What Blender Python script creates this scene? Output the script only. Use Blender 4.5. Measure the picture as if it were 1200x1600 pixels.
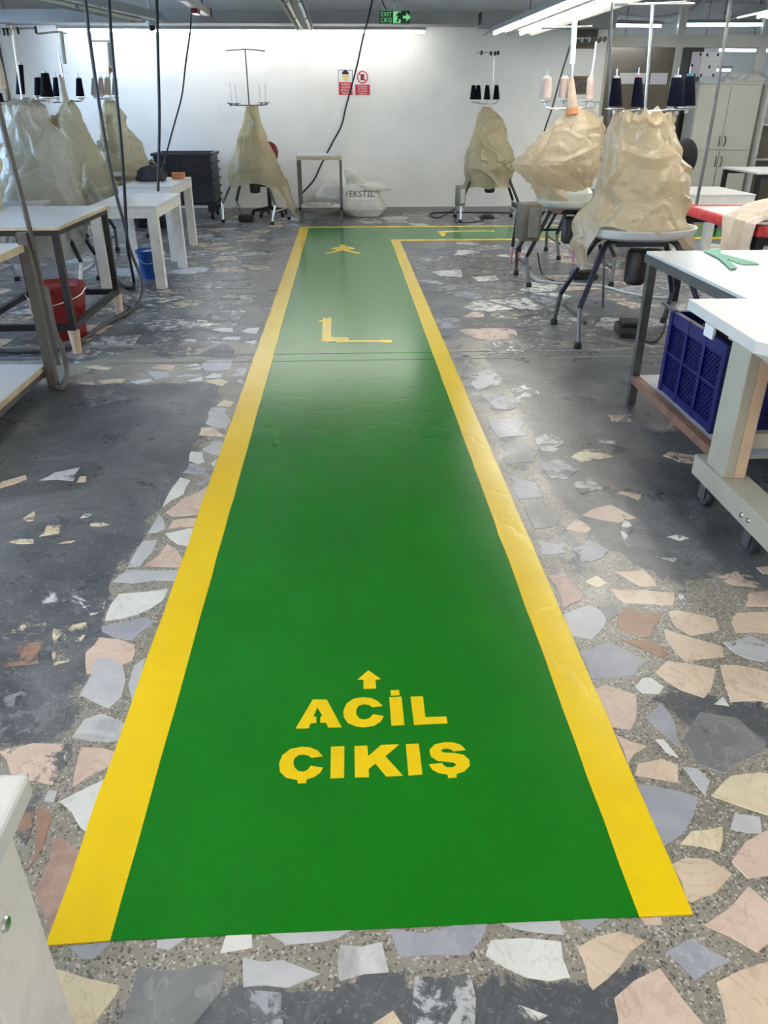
import bpy, bmesh, math, random
import numpy as np
from mathutils import Vector, Matrix, noise
from mathutils.bvhtree import BVHTree
random.seed(7)
for o in list(bpy.data.objects): bpy.data.objects.remove(o, do_unlink=True)
SC = bpy.context.scene
COL = SC.collection

# ------------------------------------------------------------------ camera
CH, FPX = 1.45, 1200.0
VPX, VPY = 535.0, 168.0
PITCH = math.atan((800 - VPY) / FPX)
YAW = -math.atan((600 - VPX) / math.hypot(FPX, 800 - VPY))
cd = bpy.data.cameras.new('camera'); cam = bpy.data.objects.new('camera', cd); COL.objects.link(cam)
cam.location = (0, 0, CH)
cam.rotation_euler = (math.pi / 2 - PITCH, 0, YAW)
cd.sensor_fit = 'VERTICAL'; cd.sensor_height = 36.0; cd.lens = 36.0 * FPX / 1600.0
cd.clip_start = 0.02; cd.clip_end = 200
SC.camera = cam
CM = cam.rotation_euler.to_matrix()

# ------------------------------------------------------------------ world, exposure
W = bpy.data.worlds.new('world'); SC.world = W; W.use_nodes = True
bg = W.node_tree.nodes['Background']
bg.inputs[0].default_value = (0.52, 0.72, 1.0, 1); bg.inputs[1].default_value = 4.3
SC.view_settings.view_transform = 'Standard'; SC.view_settings.look = 'None'
SC.view_settings.gamma = 1.0; SC.view_settings.use_curve_mapping = False
SC.view_settings.exposure = 2.25
TUBE = 13.0          # emission of a lit tube

# ------------------------------------------------------------------ pixel helpers
def ray(x, y):
    return CM @ Vector((x - 600, 800 - y, -FPX))
def G(x, y, z=0.0):
    r = ray(x, y); t = (z - CH) / r.z
    return Vector((r.x * t, r.y * t, z))
def AY(x, y, Y):
    r = ray(x, y); t = Y / r.y
    return Vector((r.x * t, Y, CH + r.z * t))

# ------------------------------------------------------------------ materials
def nd(nt, typ, **kw):
    n = nt.nodes.new(typ)
    for k, v in kw.items(): setattr(n, k, v)
    return n
def mat(name, col, rough=0.5, metal=0.0, var=0.12, scale=8.0, bump=0.0, bscale=40.0, coat=0.0, spec=0.5, emit=None, dirt=None, dscale=5.0, damt=0.5):
    m = bpy.data.materials.new(name); m.use_nodes = True
    nt = m.node_tree; b = nt.nodes['Principled BSDF']
    tc = nd(nt, 'ShaderNodeTexCoord')
    n = nd(nt, 'ShaderNodeTexNoise'); n.inputs['Scale'].default_value = scale; n.inputs['Detail'].default_value = 6
    nt.links.new(tc.outputs['Object'], n.inputs['Vector'])
    r = nd(nt, 'ShaderNodeValToRGB')
    lo = [max(0, c * (1 - var)) for c in col]; hi = [min(1, c * (1 + var)) for c in col]
    r.color_ramp.elements[0].color = (*lo, 1); r.color_ramp.elements[1].color = (*hi, 1)
    r.color_ramp.elements[0].position = 0.3; r.color_ramp.elements[1].position = 0.7
    nt.links.new(n.outputs['Fac'], r.inputs['Fac'])
    cout = r.outputs['Color']
    if dirt:
        n2 = nd(nt, 'ShaderNodeTexNoise'); n2.inputs['Scale'].default_value = dscale; n2.inputs['Detail'].default_value = 9; n2.inputs['Roughness'].default_value = 0.7
        nt.links.new(tc.outputs['Object'], n2.inputs['Vector'])
        r2 = nd(nt, 'ShaderNodeValToRGB'); r2.color_ramp.elements[0].position = 0.5; r2.color_ramp.elements[1].position = 0.75
        r2.color_ramp.elements[1].color = (damt, damt, damt, 1)
        nt.links.new(n2.outputs['Fac'], r2.inputs['Fac'])
        mx = nd(nt, 'ShaderNodeMix', data_type='RGBA')
        nt.links.new(r2.outputs['Color'], mx.inputs['Factor']); nt.links.new(cout, mx.inputs['A']); mx.inputs['B'].default_value = (*dirt, 1)
        cout = mx.outputs['Result']
    nt.links.new(cout, b.inputs['Base Color'])
    b.inputs['Roughness'].default_value = rough; b.inputs['Metallic'].default_value = metal
    b.inputs['Coat Weight'].default_value = coat; b.inputs['Coat Roughness'].default_value = 0.1
    b.inputs['Specular IOR Level'].default_value = spec
    if bump:
        n3 = nd(nt, 'ShaderNodeTexNoise'); n3.inputs['Scale'].default_value = bscale; n3.inputs['Detail'].default_value = 5
        nt.links.new(tc.outputs['Object'], n3.inputs['Vector'])
        bp = nd(nt, 'ShaderNodeBump'); bp.inputs['Strength'].default_value = bump; bp.inputs['Distance'].default_value = 0.01
        nt.links.new(n3.outputs['Fac'], bp.inputs['Height']); nt.links.new(bp.outputs['Normal'], b.inputs['Normal'])
    if emit:
        b.inputs['Emission Color'].default_value = (*emit[0], 1); b.inputs['Emission Strength'].default_value = emit[1]
    return m

M = {}
M['wall'] = mat('white_plaster', (0.86, 0.855, 0.835), 0.7, var=0.04, scale=1.5, bump=0.06, bscale=18, dirt=(0.52, 0.50, 0.46), dscale=1.7, damt=0.22)
M['ceil'] = mat('ceiling_grey', (0.52, 0.52, 0.515), 0.8, var=0.05, scale=2)
M['beam'] = mat('beam_grey', (0.33, 0.33, 0.325), 0.6, var=0.06, scale=3)
M['white'] = mat('white_laminate', (0.60, 0.61, 0.62), 0.28, var=0.03, scale=4, dirt=(0.55, 0.53, 0.5), dscale=9, damt=0.18)
M['whitewood'] = mat('white_painted_wood', (0.72, 0.71, 0.68), 0.45, var=0.05, scale=5, dirt=(0.36, 0.31, 0.26), dscale=14, damt=0.4, bump=0.1)
M['cream'] = mat('cream_painted_wood', (0.40, 0.395, 0.33), 0.5, var=0.06, scale=6, dirt=(0.3, 0.25, 0.18), dscale=12, damt=0.35)
M['ply'] = mat('plywood_edge', (0.50, 0.40, 0.26), 0.6, var=0.2, scale=20)
M['palewood'] = mat('pale_wood', (0.56, 0.42, 0.31), 0.5, var=0.12, scale=14)
M['redbrown'] = mat('worn_brown_edge', (0.24, 0.13, 0.09), 0.6, var=0.3, scale=12)
M['blackmetal'] = mat('black_metal', (0.008, 0.008, 0.009), 0.35, var=0.3, scale=20)
M['bluemetal'] = mat('dark_blue_metal', (0.006, 0.008, 0.035), 0.25, var=0.3, scale=15, coat=0.5)
M['greymetal'] = mat('grey_metal', (0.13, 0.13, 0.13), 0.4, metal=0.5, var=0.2, scale=16, dirt=(0.10, 0.08, 0.06), dscale=20, damt=0.5)
M['steel'] = mat('steel', (0.62, 0.63, 0.65), 0.28, metal=1.0, var=0.1, scale=30)
M['rubber'] = mat('black_rubber', (0.006, 0.006, 0.007), 0.6, var=0.3, scale=20)
M['blackplastic'] = mat('black_plastic', (0.009, 0.009, 0.010), 0.4, var=0.2, scale=15)
M['greyplastic'] = mat('dark_grey_plastic', (0.040, 0.043, 0.052), 0.45, var=0.15, scale=10)
M['blueplastic'] = mat('blue_plastic', (0.002, 0.006, 0.11), 0.4, var=0.15, scale=8)
M['bluebucket'] = mat('bright_blue_plastic', (0.005, 0.07, 0.34), 0.35, var=0.1)
M['redplastic'] = mat('red_plastic', (0.19, 0.012, 0.010), 0.35, var=0.12)
M['redtape'] = mat('red_tape', (0.62, 0.05, 0.05), 0.3, var=0.2, scale=12, dirt=(0.20, 0.07, 0.05), dscale=10, damt=0.6, bump=0.5, bscale=30)
M['cabinet'] = mat('cabinet_cream', (0.47, 0.465, 0.41), 0.4, var=0.03, scale=3)
M['brown'] = mat('brown_board', (0.11, 0.09, 0.058), 0.25, var=0.08, scale=4, coat=0.4)
M['frame'] = mat('window_frame_paint', (0.50, 0.50, 0.46), 0.45, var=0.05, scale=4)
M['paper'] = mat('paper', (0.78, 0.78, 0.80), 0.7, var=0.03)
M['paperlilac'] = mat('lilac_paper', (0.62, 0.60, 0.68), 0.7, var=0.04)
M['ink'] = mat('black_ink', (0.015, 0.015, 0.02), 0.6, var=0.1)
M['redprint'] = mat('red_print', (0.60, 0.03, 0.06), 0.5, var=0.06)
M['blueprint'] = mat('blue_print', (0.08, 0.10, 0.32), 0.5, var=0.06)
M['skinprint'] = mat('skin_tone_print', (0.72, 0.52, 0.42), 0.5, var=0.06)
M['maskprint'] = mat('mask_print', (0.80, 0.62, 0.12), 0.5, var=0.06)
M['cloth'] = mat('beige_cloth', (0.66, 0.57, 0.48), 0.9, var=0.08, scale=20, bump=0.3, bscale=200)
M['mint'] = mat('mint_paper', (0.22, 0.50, 0.36), 0.7, var=0.08, scale=12)
M['greycloth'] = mat('grey_cloth', (0.04, 0.04, 0.055), 0.9, var=0.2, scale=15, bump=0.4, bscale=60)
M['sack'] = mat('white_woven_sack', (0.66, 0.65, 0.60), 0.6, var=0.08, scale=9, bump=0.8, bscale=26)
M['sackgrey'] = mat('grey_woven_sack', (0.52, 0.53, 0.52), 0.6, var=0.1, scale=9, bump=0.35, bscale=22)
M['sackink'] = mat('sack_ink', (0.05, 0.07, 0.07), 0.7, var=0.2)
M['machine'] = mat('machine_enamel', (0.50, 0.52, 0.46), 0.3, var=0.05)
M['orange'] = mat('orange_cloth', (0.62, 0.25, 0.10), 0.7, var=0.15)
M['cardboard'] = mat('cardboard', (0.36, 0.27, 0.18), 0.8, var=0.1)
M['cable'] = mat('cable_grey', (0.05, 0.05, 0.053), 0.5, var=0.15)
M['cabledark'] = mat('cable_dark', (0.010, 0.010, 0.012), 0.45, var=0.15)
M['hose'] = mat('grey_brown_hose', (0.11, 0.10, 0.09), 0.6, var=0.15, scale=25)
M['pvc'] = mat('white_pvc', (0.66, 0.65, 0.58), 0.45, var=0.06)
M['galv'] = mat('pale_grey_conduit', (0.42, 0.43, 0.43), 0.45, var=0.08)
M['fixture'] = mat('fixture_paint', (0.36, 0.36, 0.34), 0.45, var=0.05)
M['tubeoff'] = mat('unlit_tube', (0.78, 0.78, 0.76), 0.2, var=0.02)
M['tubeon'] = mat('lit_tube', (1, 1, 1), 0.4, var=0.0, emit=((1.0, 0.962, 0.885), TUBE))
M['tubestrip'] = mat('lit_strip_tube', (1, 1, 1), 0.4, var=0.0, emit=((1.0, 0.965, 0.90), 7.5))
M['tubesoft'] = mat('lit_soft_tube', (1, 1, 1), 0.4, var=0.0, emit=((1.0, 0.962, 0.885), 8.0))
M['tubecold'] = mat('lit_tube_cold', (1, 1, 1), 0.4, var=0.0, emit=((0.86, 0.92, 1.0), 7.0))
M['exitgreen'] = mat('exit_green', (0.004, 0.03, 0.012), 0.3, var=0.1)
M['exitlit'] = mat('exit_lit', (0.12, 0.45, 0.18), 0.4, var=0.0, emit=((0.25, 0.9, 0.35), 0.12))
M['gold'] = mat('dark_gilt_frame', (0.10, 0.075, 0.03), 0.4, var=0.3, scale=25)
M['picture'] = mat('dark_print', (0.07, 0.065, 0.06), 0.4, var=0.7, scale=14)
M['pedal'] = mat('pedal_black', (0.010, 0.011, 0.012), 0.45, var=0.2)
M['boxgrey'] = mat('grey_box_enamel', (0.17, 0.175, 0.165), 0.4, var=0.12, dirt=(0.09, 0.07, 0.04), dscale=12, damt=0.4)
M['boxbrown'] = mat('brownish_box_enamel', (0.13, 0.115, 0.085), 0.4, var=0.15)
M['bagclear'] = mat('crumpled_clear_bag', (0.5, 0.5, 0.48), 0.3, var=0.2, scale=12, bump=0.6, bscale=18)
M['joint'] = mat('joint_strip', (0.26, 0.26, 0.25), 0.6, var=0.2, scale=12)
M['debris'] = mat('dusty_scraps', (0.46, 0.45, 0.42), 0.9, var=0.35, scale=20, bump=0.5)
for nm, c in dict(navy=(0.003, 0.004, 0.014), black=(0.004, 0.004, 0.006), pinkish=(0.60, 0.47, 0.43), greyth=(0.40, 0.39, 0.40), cream=(0.62, 0.54, 0.44), purple=(0.006, 0.005, 0.016)).items():
    M['th_' + nm] = mat('thread_' + nm, c, 0.85, var=0.2, scale=6, bump=0.4, bscale=120, spec=0.15)
M['tealp'] = mat('teal_core', (0.03, 0.25, 0.27), 0.5); M['redp'] = mat('pink_core', (0.65, 0.2, 0.18), 0.5); M['whitep'] = mat('white_core', (0.75, 0.72, 0.68), 0.4)
M['pinksock'] = mat('pink_sock', (0.66, 0.36, 0.40), 0.6, var=0.08)

def glass_mat(name, tint, refl):
    m = bpy.data.materials.new(name); m.use_nodes = True; nt = m.node_tree; nt.nodes.clear()
    o = nd(nt, 'ShaderNodeOutputMaterial'); t = nd(nt, 'ShaderNodeBsdfTransparent'); g = nd(nt, 'ShaderNodeBsdfGlossy'); f = nd(nt, 'ShaderNodeFresnel'); mx = nd(nt, 'ShaderNodeMixShader')
    t.inputs[0].default_value = (*tint, 1); g.inputs['Roughness'].default_value = 0.03; f.inputs[0].default_value = refl
    nt.links.new(f.outputs[0], mx.inputs[0]); nt.links.new(t.outputs[0], mx.inputs[1]); nt.links.new(g.outputs[0], mx.inputs[2]); nt.links.new(mx.outputs[0], o.inputs[0])
    return m
M['glass'] = glass_mat('clear_glass', (0.86, 0.90, 0.92), 1.5)

def plastic_mat(name, col, clear, tcol):
    m = bpy.data.materials.new(name); m.use_nodes = True; nt = m.node_tree
    b = nt.nodes['Principled BSDF']; o = nt.nodes['Material Output']
    tc = nd(nt, 'ShaderNodeTexCoord')
    n = nd(nt, 'ShaderNodeTexNoise'); n.inputs['Scale'].default_value = 5; n.inputs['Detail'].default_value = 4
    nt.links.new(tc.outputs['Object'], n.inputs['Vector'])
    r = nd(nt, 'ShaderNodeValToRGB')
    r.color_ramp.elements[0].color = (*[c * 0.8 for c in col], 1); r.color_ramp.elements[1].color = (*[min(1, c * 1.15) for c in col], 1)
    nt.links.new(n.outputs['Fac'], r.inputs['Fac']); nt.links.new(r.outputs['Color'], b.inputs['Base Color'])
    b.inputs['Roughness'].default_value = 0.2; b.inputs['Specular IOR Level'].default_value = 0.8
    n3 = nd(nt, 'ShaderNodeTexNoise'); n3.inputs['Scale'].default_value = 16; n3.inputs['Detail'].default_value = 3; n3.inputs['Distortion'].default_value = 1.5
    nt.links.new(tc.outputs['Object'], n3.inputs['Vector'])
    bp = nd(nt, 'ShaderNodeBump'); bp.inputs['Strength'].default_value = 0.9; bp.inputs['Distance'].default_value = 0.012
    nt.links.new(n3.outputs['Fac'], bp.inputs['Height']); nt.links.new(bp.outputs['Normal'], b.inputs['Normal'])
    vo = nd(nt, 'ShaderNodeTexVoronoi'); vo.inputs['Scale'].default_value = 7.0
    mv = nd(nt, 'ShaderNodeMix', data_type='RGBA'); mv.inputs['Factor'].default_value = 0.10
    nt.links.new(tc.outputs['Object'], mv.inputs['A']); nt.links.new(n3.outputs['Color'], mv.inputs['B']); nt.links.new(mv.outputs['Result'], vo.inputs['Vector'])
    b2 = nd(nt, 'ShaderNodeBump'); b2.inputs['Strength'].default_value = 0.28; b2.inputs['Distance'].default_value = 0.05
    nt.links.new(vo.outputs['Distance'], b2.inputs['Height']); nt.links.new(bp.outputs['Normal'], b2.inputs['Normal']); nt.links.new(b2.outputs['Normal'], b.inputs['Normal'])
    tl = nd(nt, 'ShaderNodeBsdfTranslucent'); nt.links.new(r.outputs['Color'], tl.inputs[0])
    t = nd(nt, 'ShaderNodeBsdfTransparent'); t.inputs[0].default_value = (*tcol, 1)
    m1 = nd(nt, 'ShaderNodeMixShader'); m1.inputs[0].default_value = 0.4
    nt.links.new(b.outputs[0], m1.inputs[1]); nt.links.new(tl.outputs[0], m1.inputs[2])
    m2 = nd(nt, 'ShaderNodeMixShader'); m2.inputs[0].default_value = clear
    nt.links.new(m1.outputs[0], m2.inputs[1]); nt.links.new(t.outputs[0], m2.inputs[2]); nt.links.new(m2.outputs[0], o.inputs[0])
    return m
M['poly_beige'] = plastic_mat('beige_polythene', (0.66, 0.56, 0.395), 0.16, (0.93, 0.87, 0.72))
M['poly_yellow'] = plastic_mat('yellowish_polythene', (0.64, 0.57, 0.40), 0.36, (0.93, 0.88, 0.68))
M['poly_grey'] = plastic_mat('greyish_polythene', (0.55, 0.52, 0.45), 0.36, (0.90, 0.88, 0.80))
M['poly_olive'] = plastic_mat('olive_polythene', (0.58, 0.52, 0.38), 0.44, (0.90, 0.86, 0.70))

# floor family: grout and stones share the paint layer -----------------
def floor_mat(name, kind, col=(0.5, 0.5, 0.5), col2=None, scale=6.0, vein=None):
    m = bpy.data.materials.new(name); m.use_nodes = True; nt = m.node_tree; b = nt.nodes['Principled BSDF']
    geo = nd(nt, 'ShaderNodeNewGeometry')
    def N(sc, det=6, ro=0.6, dist=0.0):
        n = nd(nt, 'ShaderNodeTexNoise'); n.inputs['Scale'].default_value = sc; n.inputs['Detail'].default_value = det; n.inputs['Roughness'].default_value = ro; n.inputs['Distortion'].default_value = dist
        nt.links.new(geo.outputs['Position'], n.inputs['Vector']); return n
    def ramp(src, p0, p1, c0, c1):
        r = nd(nt, 'ShaderNodeValToRGB'); r.color_ramp.elements[0].position = p0; r.color_ramp.elements[1].position = p1
        r.color_ramp.elements[0].color = (*c0, 1); r.color_ramp.elements[1].color = (*c1, 1)
        nt.links.new(src, r.inputs['Fac']); return r.outputs['Color']
    def mix(f, a, bb):
        x = nd(nt, 'ShaderNodeMix', data_type='RGBA'); nt.links.new(f, x.inputs['Factor'])
        for s, v in (('A', a), ('B', bb)):
            if isinstance(v, tuple): x.inputs[s].default_value = (*v, 1)
            else: nt.links.new(v, x.inputs[s])
        return x.outputs['Result']
    if kind == 'grout':
        v = nd(nt, 'ShaderNodeTexVoronoi'); v.inputs['Scale'].default_value = 210; nt.links.new(geo.outputs['Position'], v.inputs['Vector'])
        bw = nd(nt, 'ShaderNodeSeparateColor'); nt.links.new(v.outputs['Color'], bw.inputs[0])
        spk = ramp(bw.outputs[0], 0.80, 0.95, (0, 0, 0), (1, 1, 1))
        base = ramp(N(3.0).outputs['Fac'], 0.3, 0.7, (0.215, 0.20, 0.165), (0.33, 0.305, 0.26))
        base = mix(spk, base, (0.52, 0.50, 0.46))
        spk2 = ramp(bw.outputs[1], 0.78, 0.92, (0, 0, 0), (1, 1, 1)); base = mix(spk2, base, (0.10, 0.095, 0.085))
    else:
        nm = N(scale, 8, 0.65, 1.2)
        base = ramp(nm.outputs['Fac'], 0.3, 0.72, col, col2 or tuple(min(1, c * 1.18) for c in col))
        if vein:
            nv = N(scale * 0.9, 4, 0.5, 2.0)
            rv = nd(nt, 'ShaderNodeValToRGB'); e = rv.color_ramp.elements
            e[0].position = 0.482; e[0].color = (0, 0, 0, 1); e[1].position = 0.518; e[1].color = (0, 0, 0, 1)
            k = rv.color_ramp.elements.new(0.5); k.color = (0.42, 0.42, 0.42, 1)
            nt.links.new(nv.outputs['Fac'], rv.inputs['Fac']); base = mix(rv.outputs['Color'], base, vein)
        # fine pits
        base = mix(ramp(N(55, 4, 0.7).outputs['Fac'], 0.66, 0.72, (0, 0, 0), (0.5, 0.5, 0.5)), base, tuple(c * 0.45 for c in col))
    # worn grey floor paint, amount from the 'paint' attribute
    at = nd(nt, 'ShaderNodeAttribute'); at.attribute_name = 'paint'
    n1 = N(9.0 if kind == 'grout' else 14.0, 9, 0.72, 0.6)
    ma = nd(nt, 'ShaderNodeMath', operation='MULTIPLY_ADD'); nt.links.new(n1.outputs['Fac'], ma.inputs[0]); ma.inputs[1].default_value = 1.5; nt.links.new(at.outputs['Fac'], ma.inputs[2])
    fac = nd(nt, 'ShaderNodeMapRange'); nt.links.new(ma.outputs[0], fac.inputs['Value'])
    fac.inputs['From Min'].default_value = 1.22; fac.inputs['From Max'].default_value = 1.30
    pc = ramp(N(1.3, 8, 0.65, 0.8).outputs['Fac'], 0.32, 0.68, (0.042, 0.048, 0.056), (0.105, 0.113, 0.128))
    dust = ramp(N(2.2, 10, 0.75, 1.0).outputs['Fac'], 0.46, 0.66, (0, 0, 0), (0.6, 0.6, 0.6))
    pc = mix(dust, pc, (0.25, 0.255, 0.27))
    # scuffs: thin pale scratches
    scr = N(26, 10, 0.78, 3.0); sc_f = ramp(scr.outputs['Fac'], 0.555, 0.63, (0, 0, 0), (0.75, 0.75, 0.75))
    pc = mix(sc_f, pc, (0.36, 0.365, 0.37))
    # light green grey tint further back where the walkway paint was rolled thin
    out = mix(fac.outputs[0], base, pc)
    nt.links.new(out, b.inputs['Base Color'])
    rr = ramp(N(4.0, 6, 0.7).outputs['Fac'], 0.35, 0.7, (0.24,) * 3, (0.50,) * 3)
    nt.links.new(rr, b.inputs['Roughness'])
    b.inputs['Specular IOR Level'].default_value = 0.6
    b.inputs['Coat Weight'].default_value = 0.3; b.inputs['Coat Roughness'].default_value = 0.3
    bp = nd(nt, 'ShaderNodeBump'); bp.inputs['Strength'].default_value = 0.45; bp.inputs['Distance'].default_value = 0.004
    nt.links.new(N(11, 6, 0.6, 0.8).outputs['Fac'], bp.inputs['Height']); nt.links.new(bp.outputs['Normal'], b.inputs['Normal'])
    return m
M['grout'] = floor_mat('terrazzo_grout', 'grout')
ST = {
 'pink': floor_mat('pink_marble', 'st', (0.56, 0.42, 0.35), (0.70, 0.56, 0.47), 7, vein=(0.33, 0.2, 0.15)),
 'beige': floor_mat('beige_marble', 'st', (0.58, 0.45, 0.34), (0.72, 0.60, 0.47), 6, vein=(0.4, 0.26, 0.18)),
 'cream': floor_mat('cream_marble', 'st', (0.62, 0.53, 0.36), (0.74, 0.66, 0.49), 9, vein=(0.42, 0.32, 0.18)),
 'white': floor_mat('white_marble', 'st', (0.62, 0.63, 0.62), (0.76, 0.76, 0.74), 5, vein=(0.45, 0.45, 0.45)),
 'pale': floor_mat('pale_grey_marble', 'st', (0.42, 0.43, 0.46), (0.56, 0.57, 0.60), 6),
 'blue': floor_mat('blue_grey_marble', 'st', (0.27, 0.28, 0.33), (0.41, 0.42, 0.48), 5),
 'slate': floor_mat('slate_grey_stone', 'st', (0.15, 0.155, 0.165), (0.26, 0.265, 0.28), 5, vein=(0.4, 0.4, 0.42)),
 'brown': floor_mat('red_brown_stone', 'st', (0.24, 0.13, 0.09), (0.40, 0.25, 0.18), 9),
 'rose': floor_mat('rough_rose_stone', 'st', (0.33, 0.215, 0.175), (0.50, 0.36, 0.30), 16),
 'streak': floor_mat('streaked_marble', 'st', (0.30, 0.30, 0.31), (0.70, 0.70, 0.71), 9),
}
def path_mat(name, col, col2, rough, scuff, bst):
    m = bpy.data.materials.new(name); m.use_nodes = True; nt = m.node_tree; b = nt.nodes['Principled BSDF']
    geo = nd(nt, 'ShaderNodeNewGeometry')
    n = nd(nt, 'ShaderNodeTexNoise'); n.inputs['Scale'].default_value = 2.2; n.inputs['Detail'].default_value = 5; nt.links.new(geo.outputs['Position'], n.inputs['Vector'])
    r = nd(nt, 'ShaderNodeValToRGB'); r.color_ramp.elements[0].position = 0.3; r.color_ramp.elements[1].position = 0.7
    r.color_ramp.elements[0].color = (*col, 1); r.color_ramp.elements[1].color = (*col2, 1)
    nt.links.new(n.outputs['Fac'], r.inputs['Fac']); nt.links.new(r.outputs['Color'], b.inputs['Base Color'])
    b.inputs['Roughness'].default_value = rough; b.inputs['Specular IOR Level'].default_value = 0.25
    b.inputs['Coat Weight'].default_value = 0.35; b.inputs['Coat Roughness'].default_value = 0.22; b.inputs['Coat IOR'].default_value = 1.5
    # the paving below telegraphs through the film: cell edges + film waviness
    v = nd(nt, 'ShaderNodeTexVoronoi', feature='DISTANCE_TO_EDGE'); v.inputs['Scale'].default_value = 3.6
    n2 = nd(nt, 'ShaderNodeTexNoise'); n2.inputs['Scale'].default_value = 7; n2.inputs['Detail'].default_value = 6
    mv = nd(nt, 'ShaderNodeMix', data_type='RGBA'); mv.inputs['Factor'].default_value = 0.12
    nt.links.new(geo.outputs['Position'], n2.inputs['Vector']); nt.links.new(geo.outputs['Position'], mv.inputs['A']); nt.links.new(n2.outputs['Color'], mv.inputs['B'])
    nt.links.new(mv.outputs['Result'], v.inputs['Vector'])
    mr = nd(nt, 'ShaderNodeMapRange'); mr.inputs['From Max'].default_value = 0.06; nt.links.new(v.outputs['Distance'], mr.inputs['Value'])
    ad = nd(nt, 'ShaderNodeMath', operation='MULTIPLY_ADD'); nt.links.new(n2.outputs['Fac'], ad.inputs[0]); ad.inputs[1].default_value = scuff; nt.links.new(mr.outputs[0], ad.inputs[2])
    bp = nd(nt, 'ShaderNodeBump'); bp.inputs['Strength'].default_value = bst; bp.inputs['Distance'].default_value = 0.006
    nt.links.new(ad.outputs[0], bp.inputs['Height']); nt.links.new(bp.outputs['Normal'], b.inputs['Normal'])
    return m
M['green'] = path_mat('green_floor_paint', (0.003, 0.165, 0.003), (0.004, 0.195, 0.004), 0.2, 1.2, 0.045)
M['yellow'] = path_mat('yellow_floor_paint', (0.80, 0.55, 0.0015), (0.86, 0.61, 0.003), 0.24, 3.0, 0.11)

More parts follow.
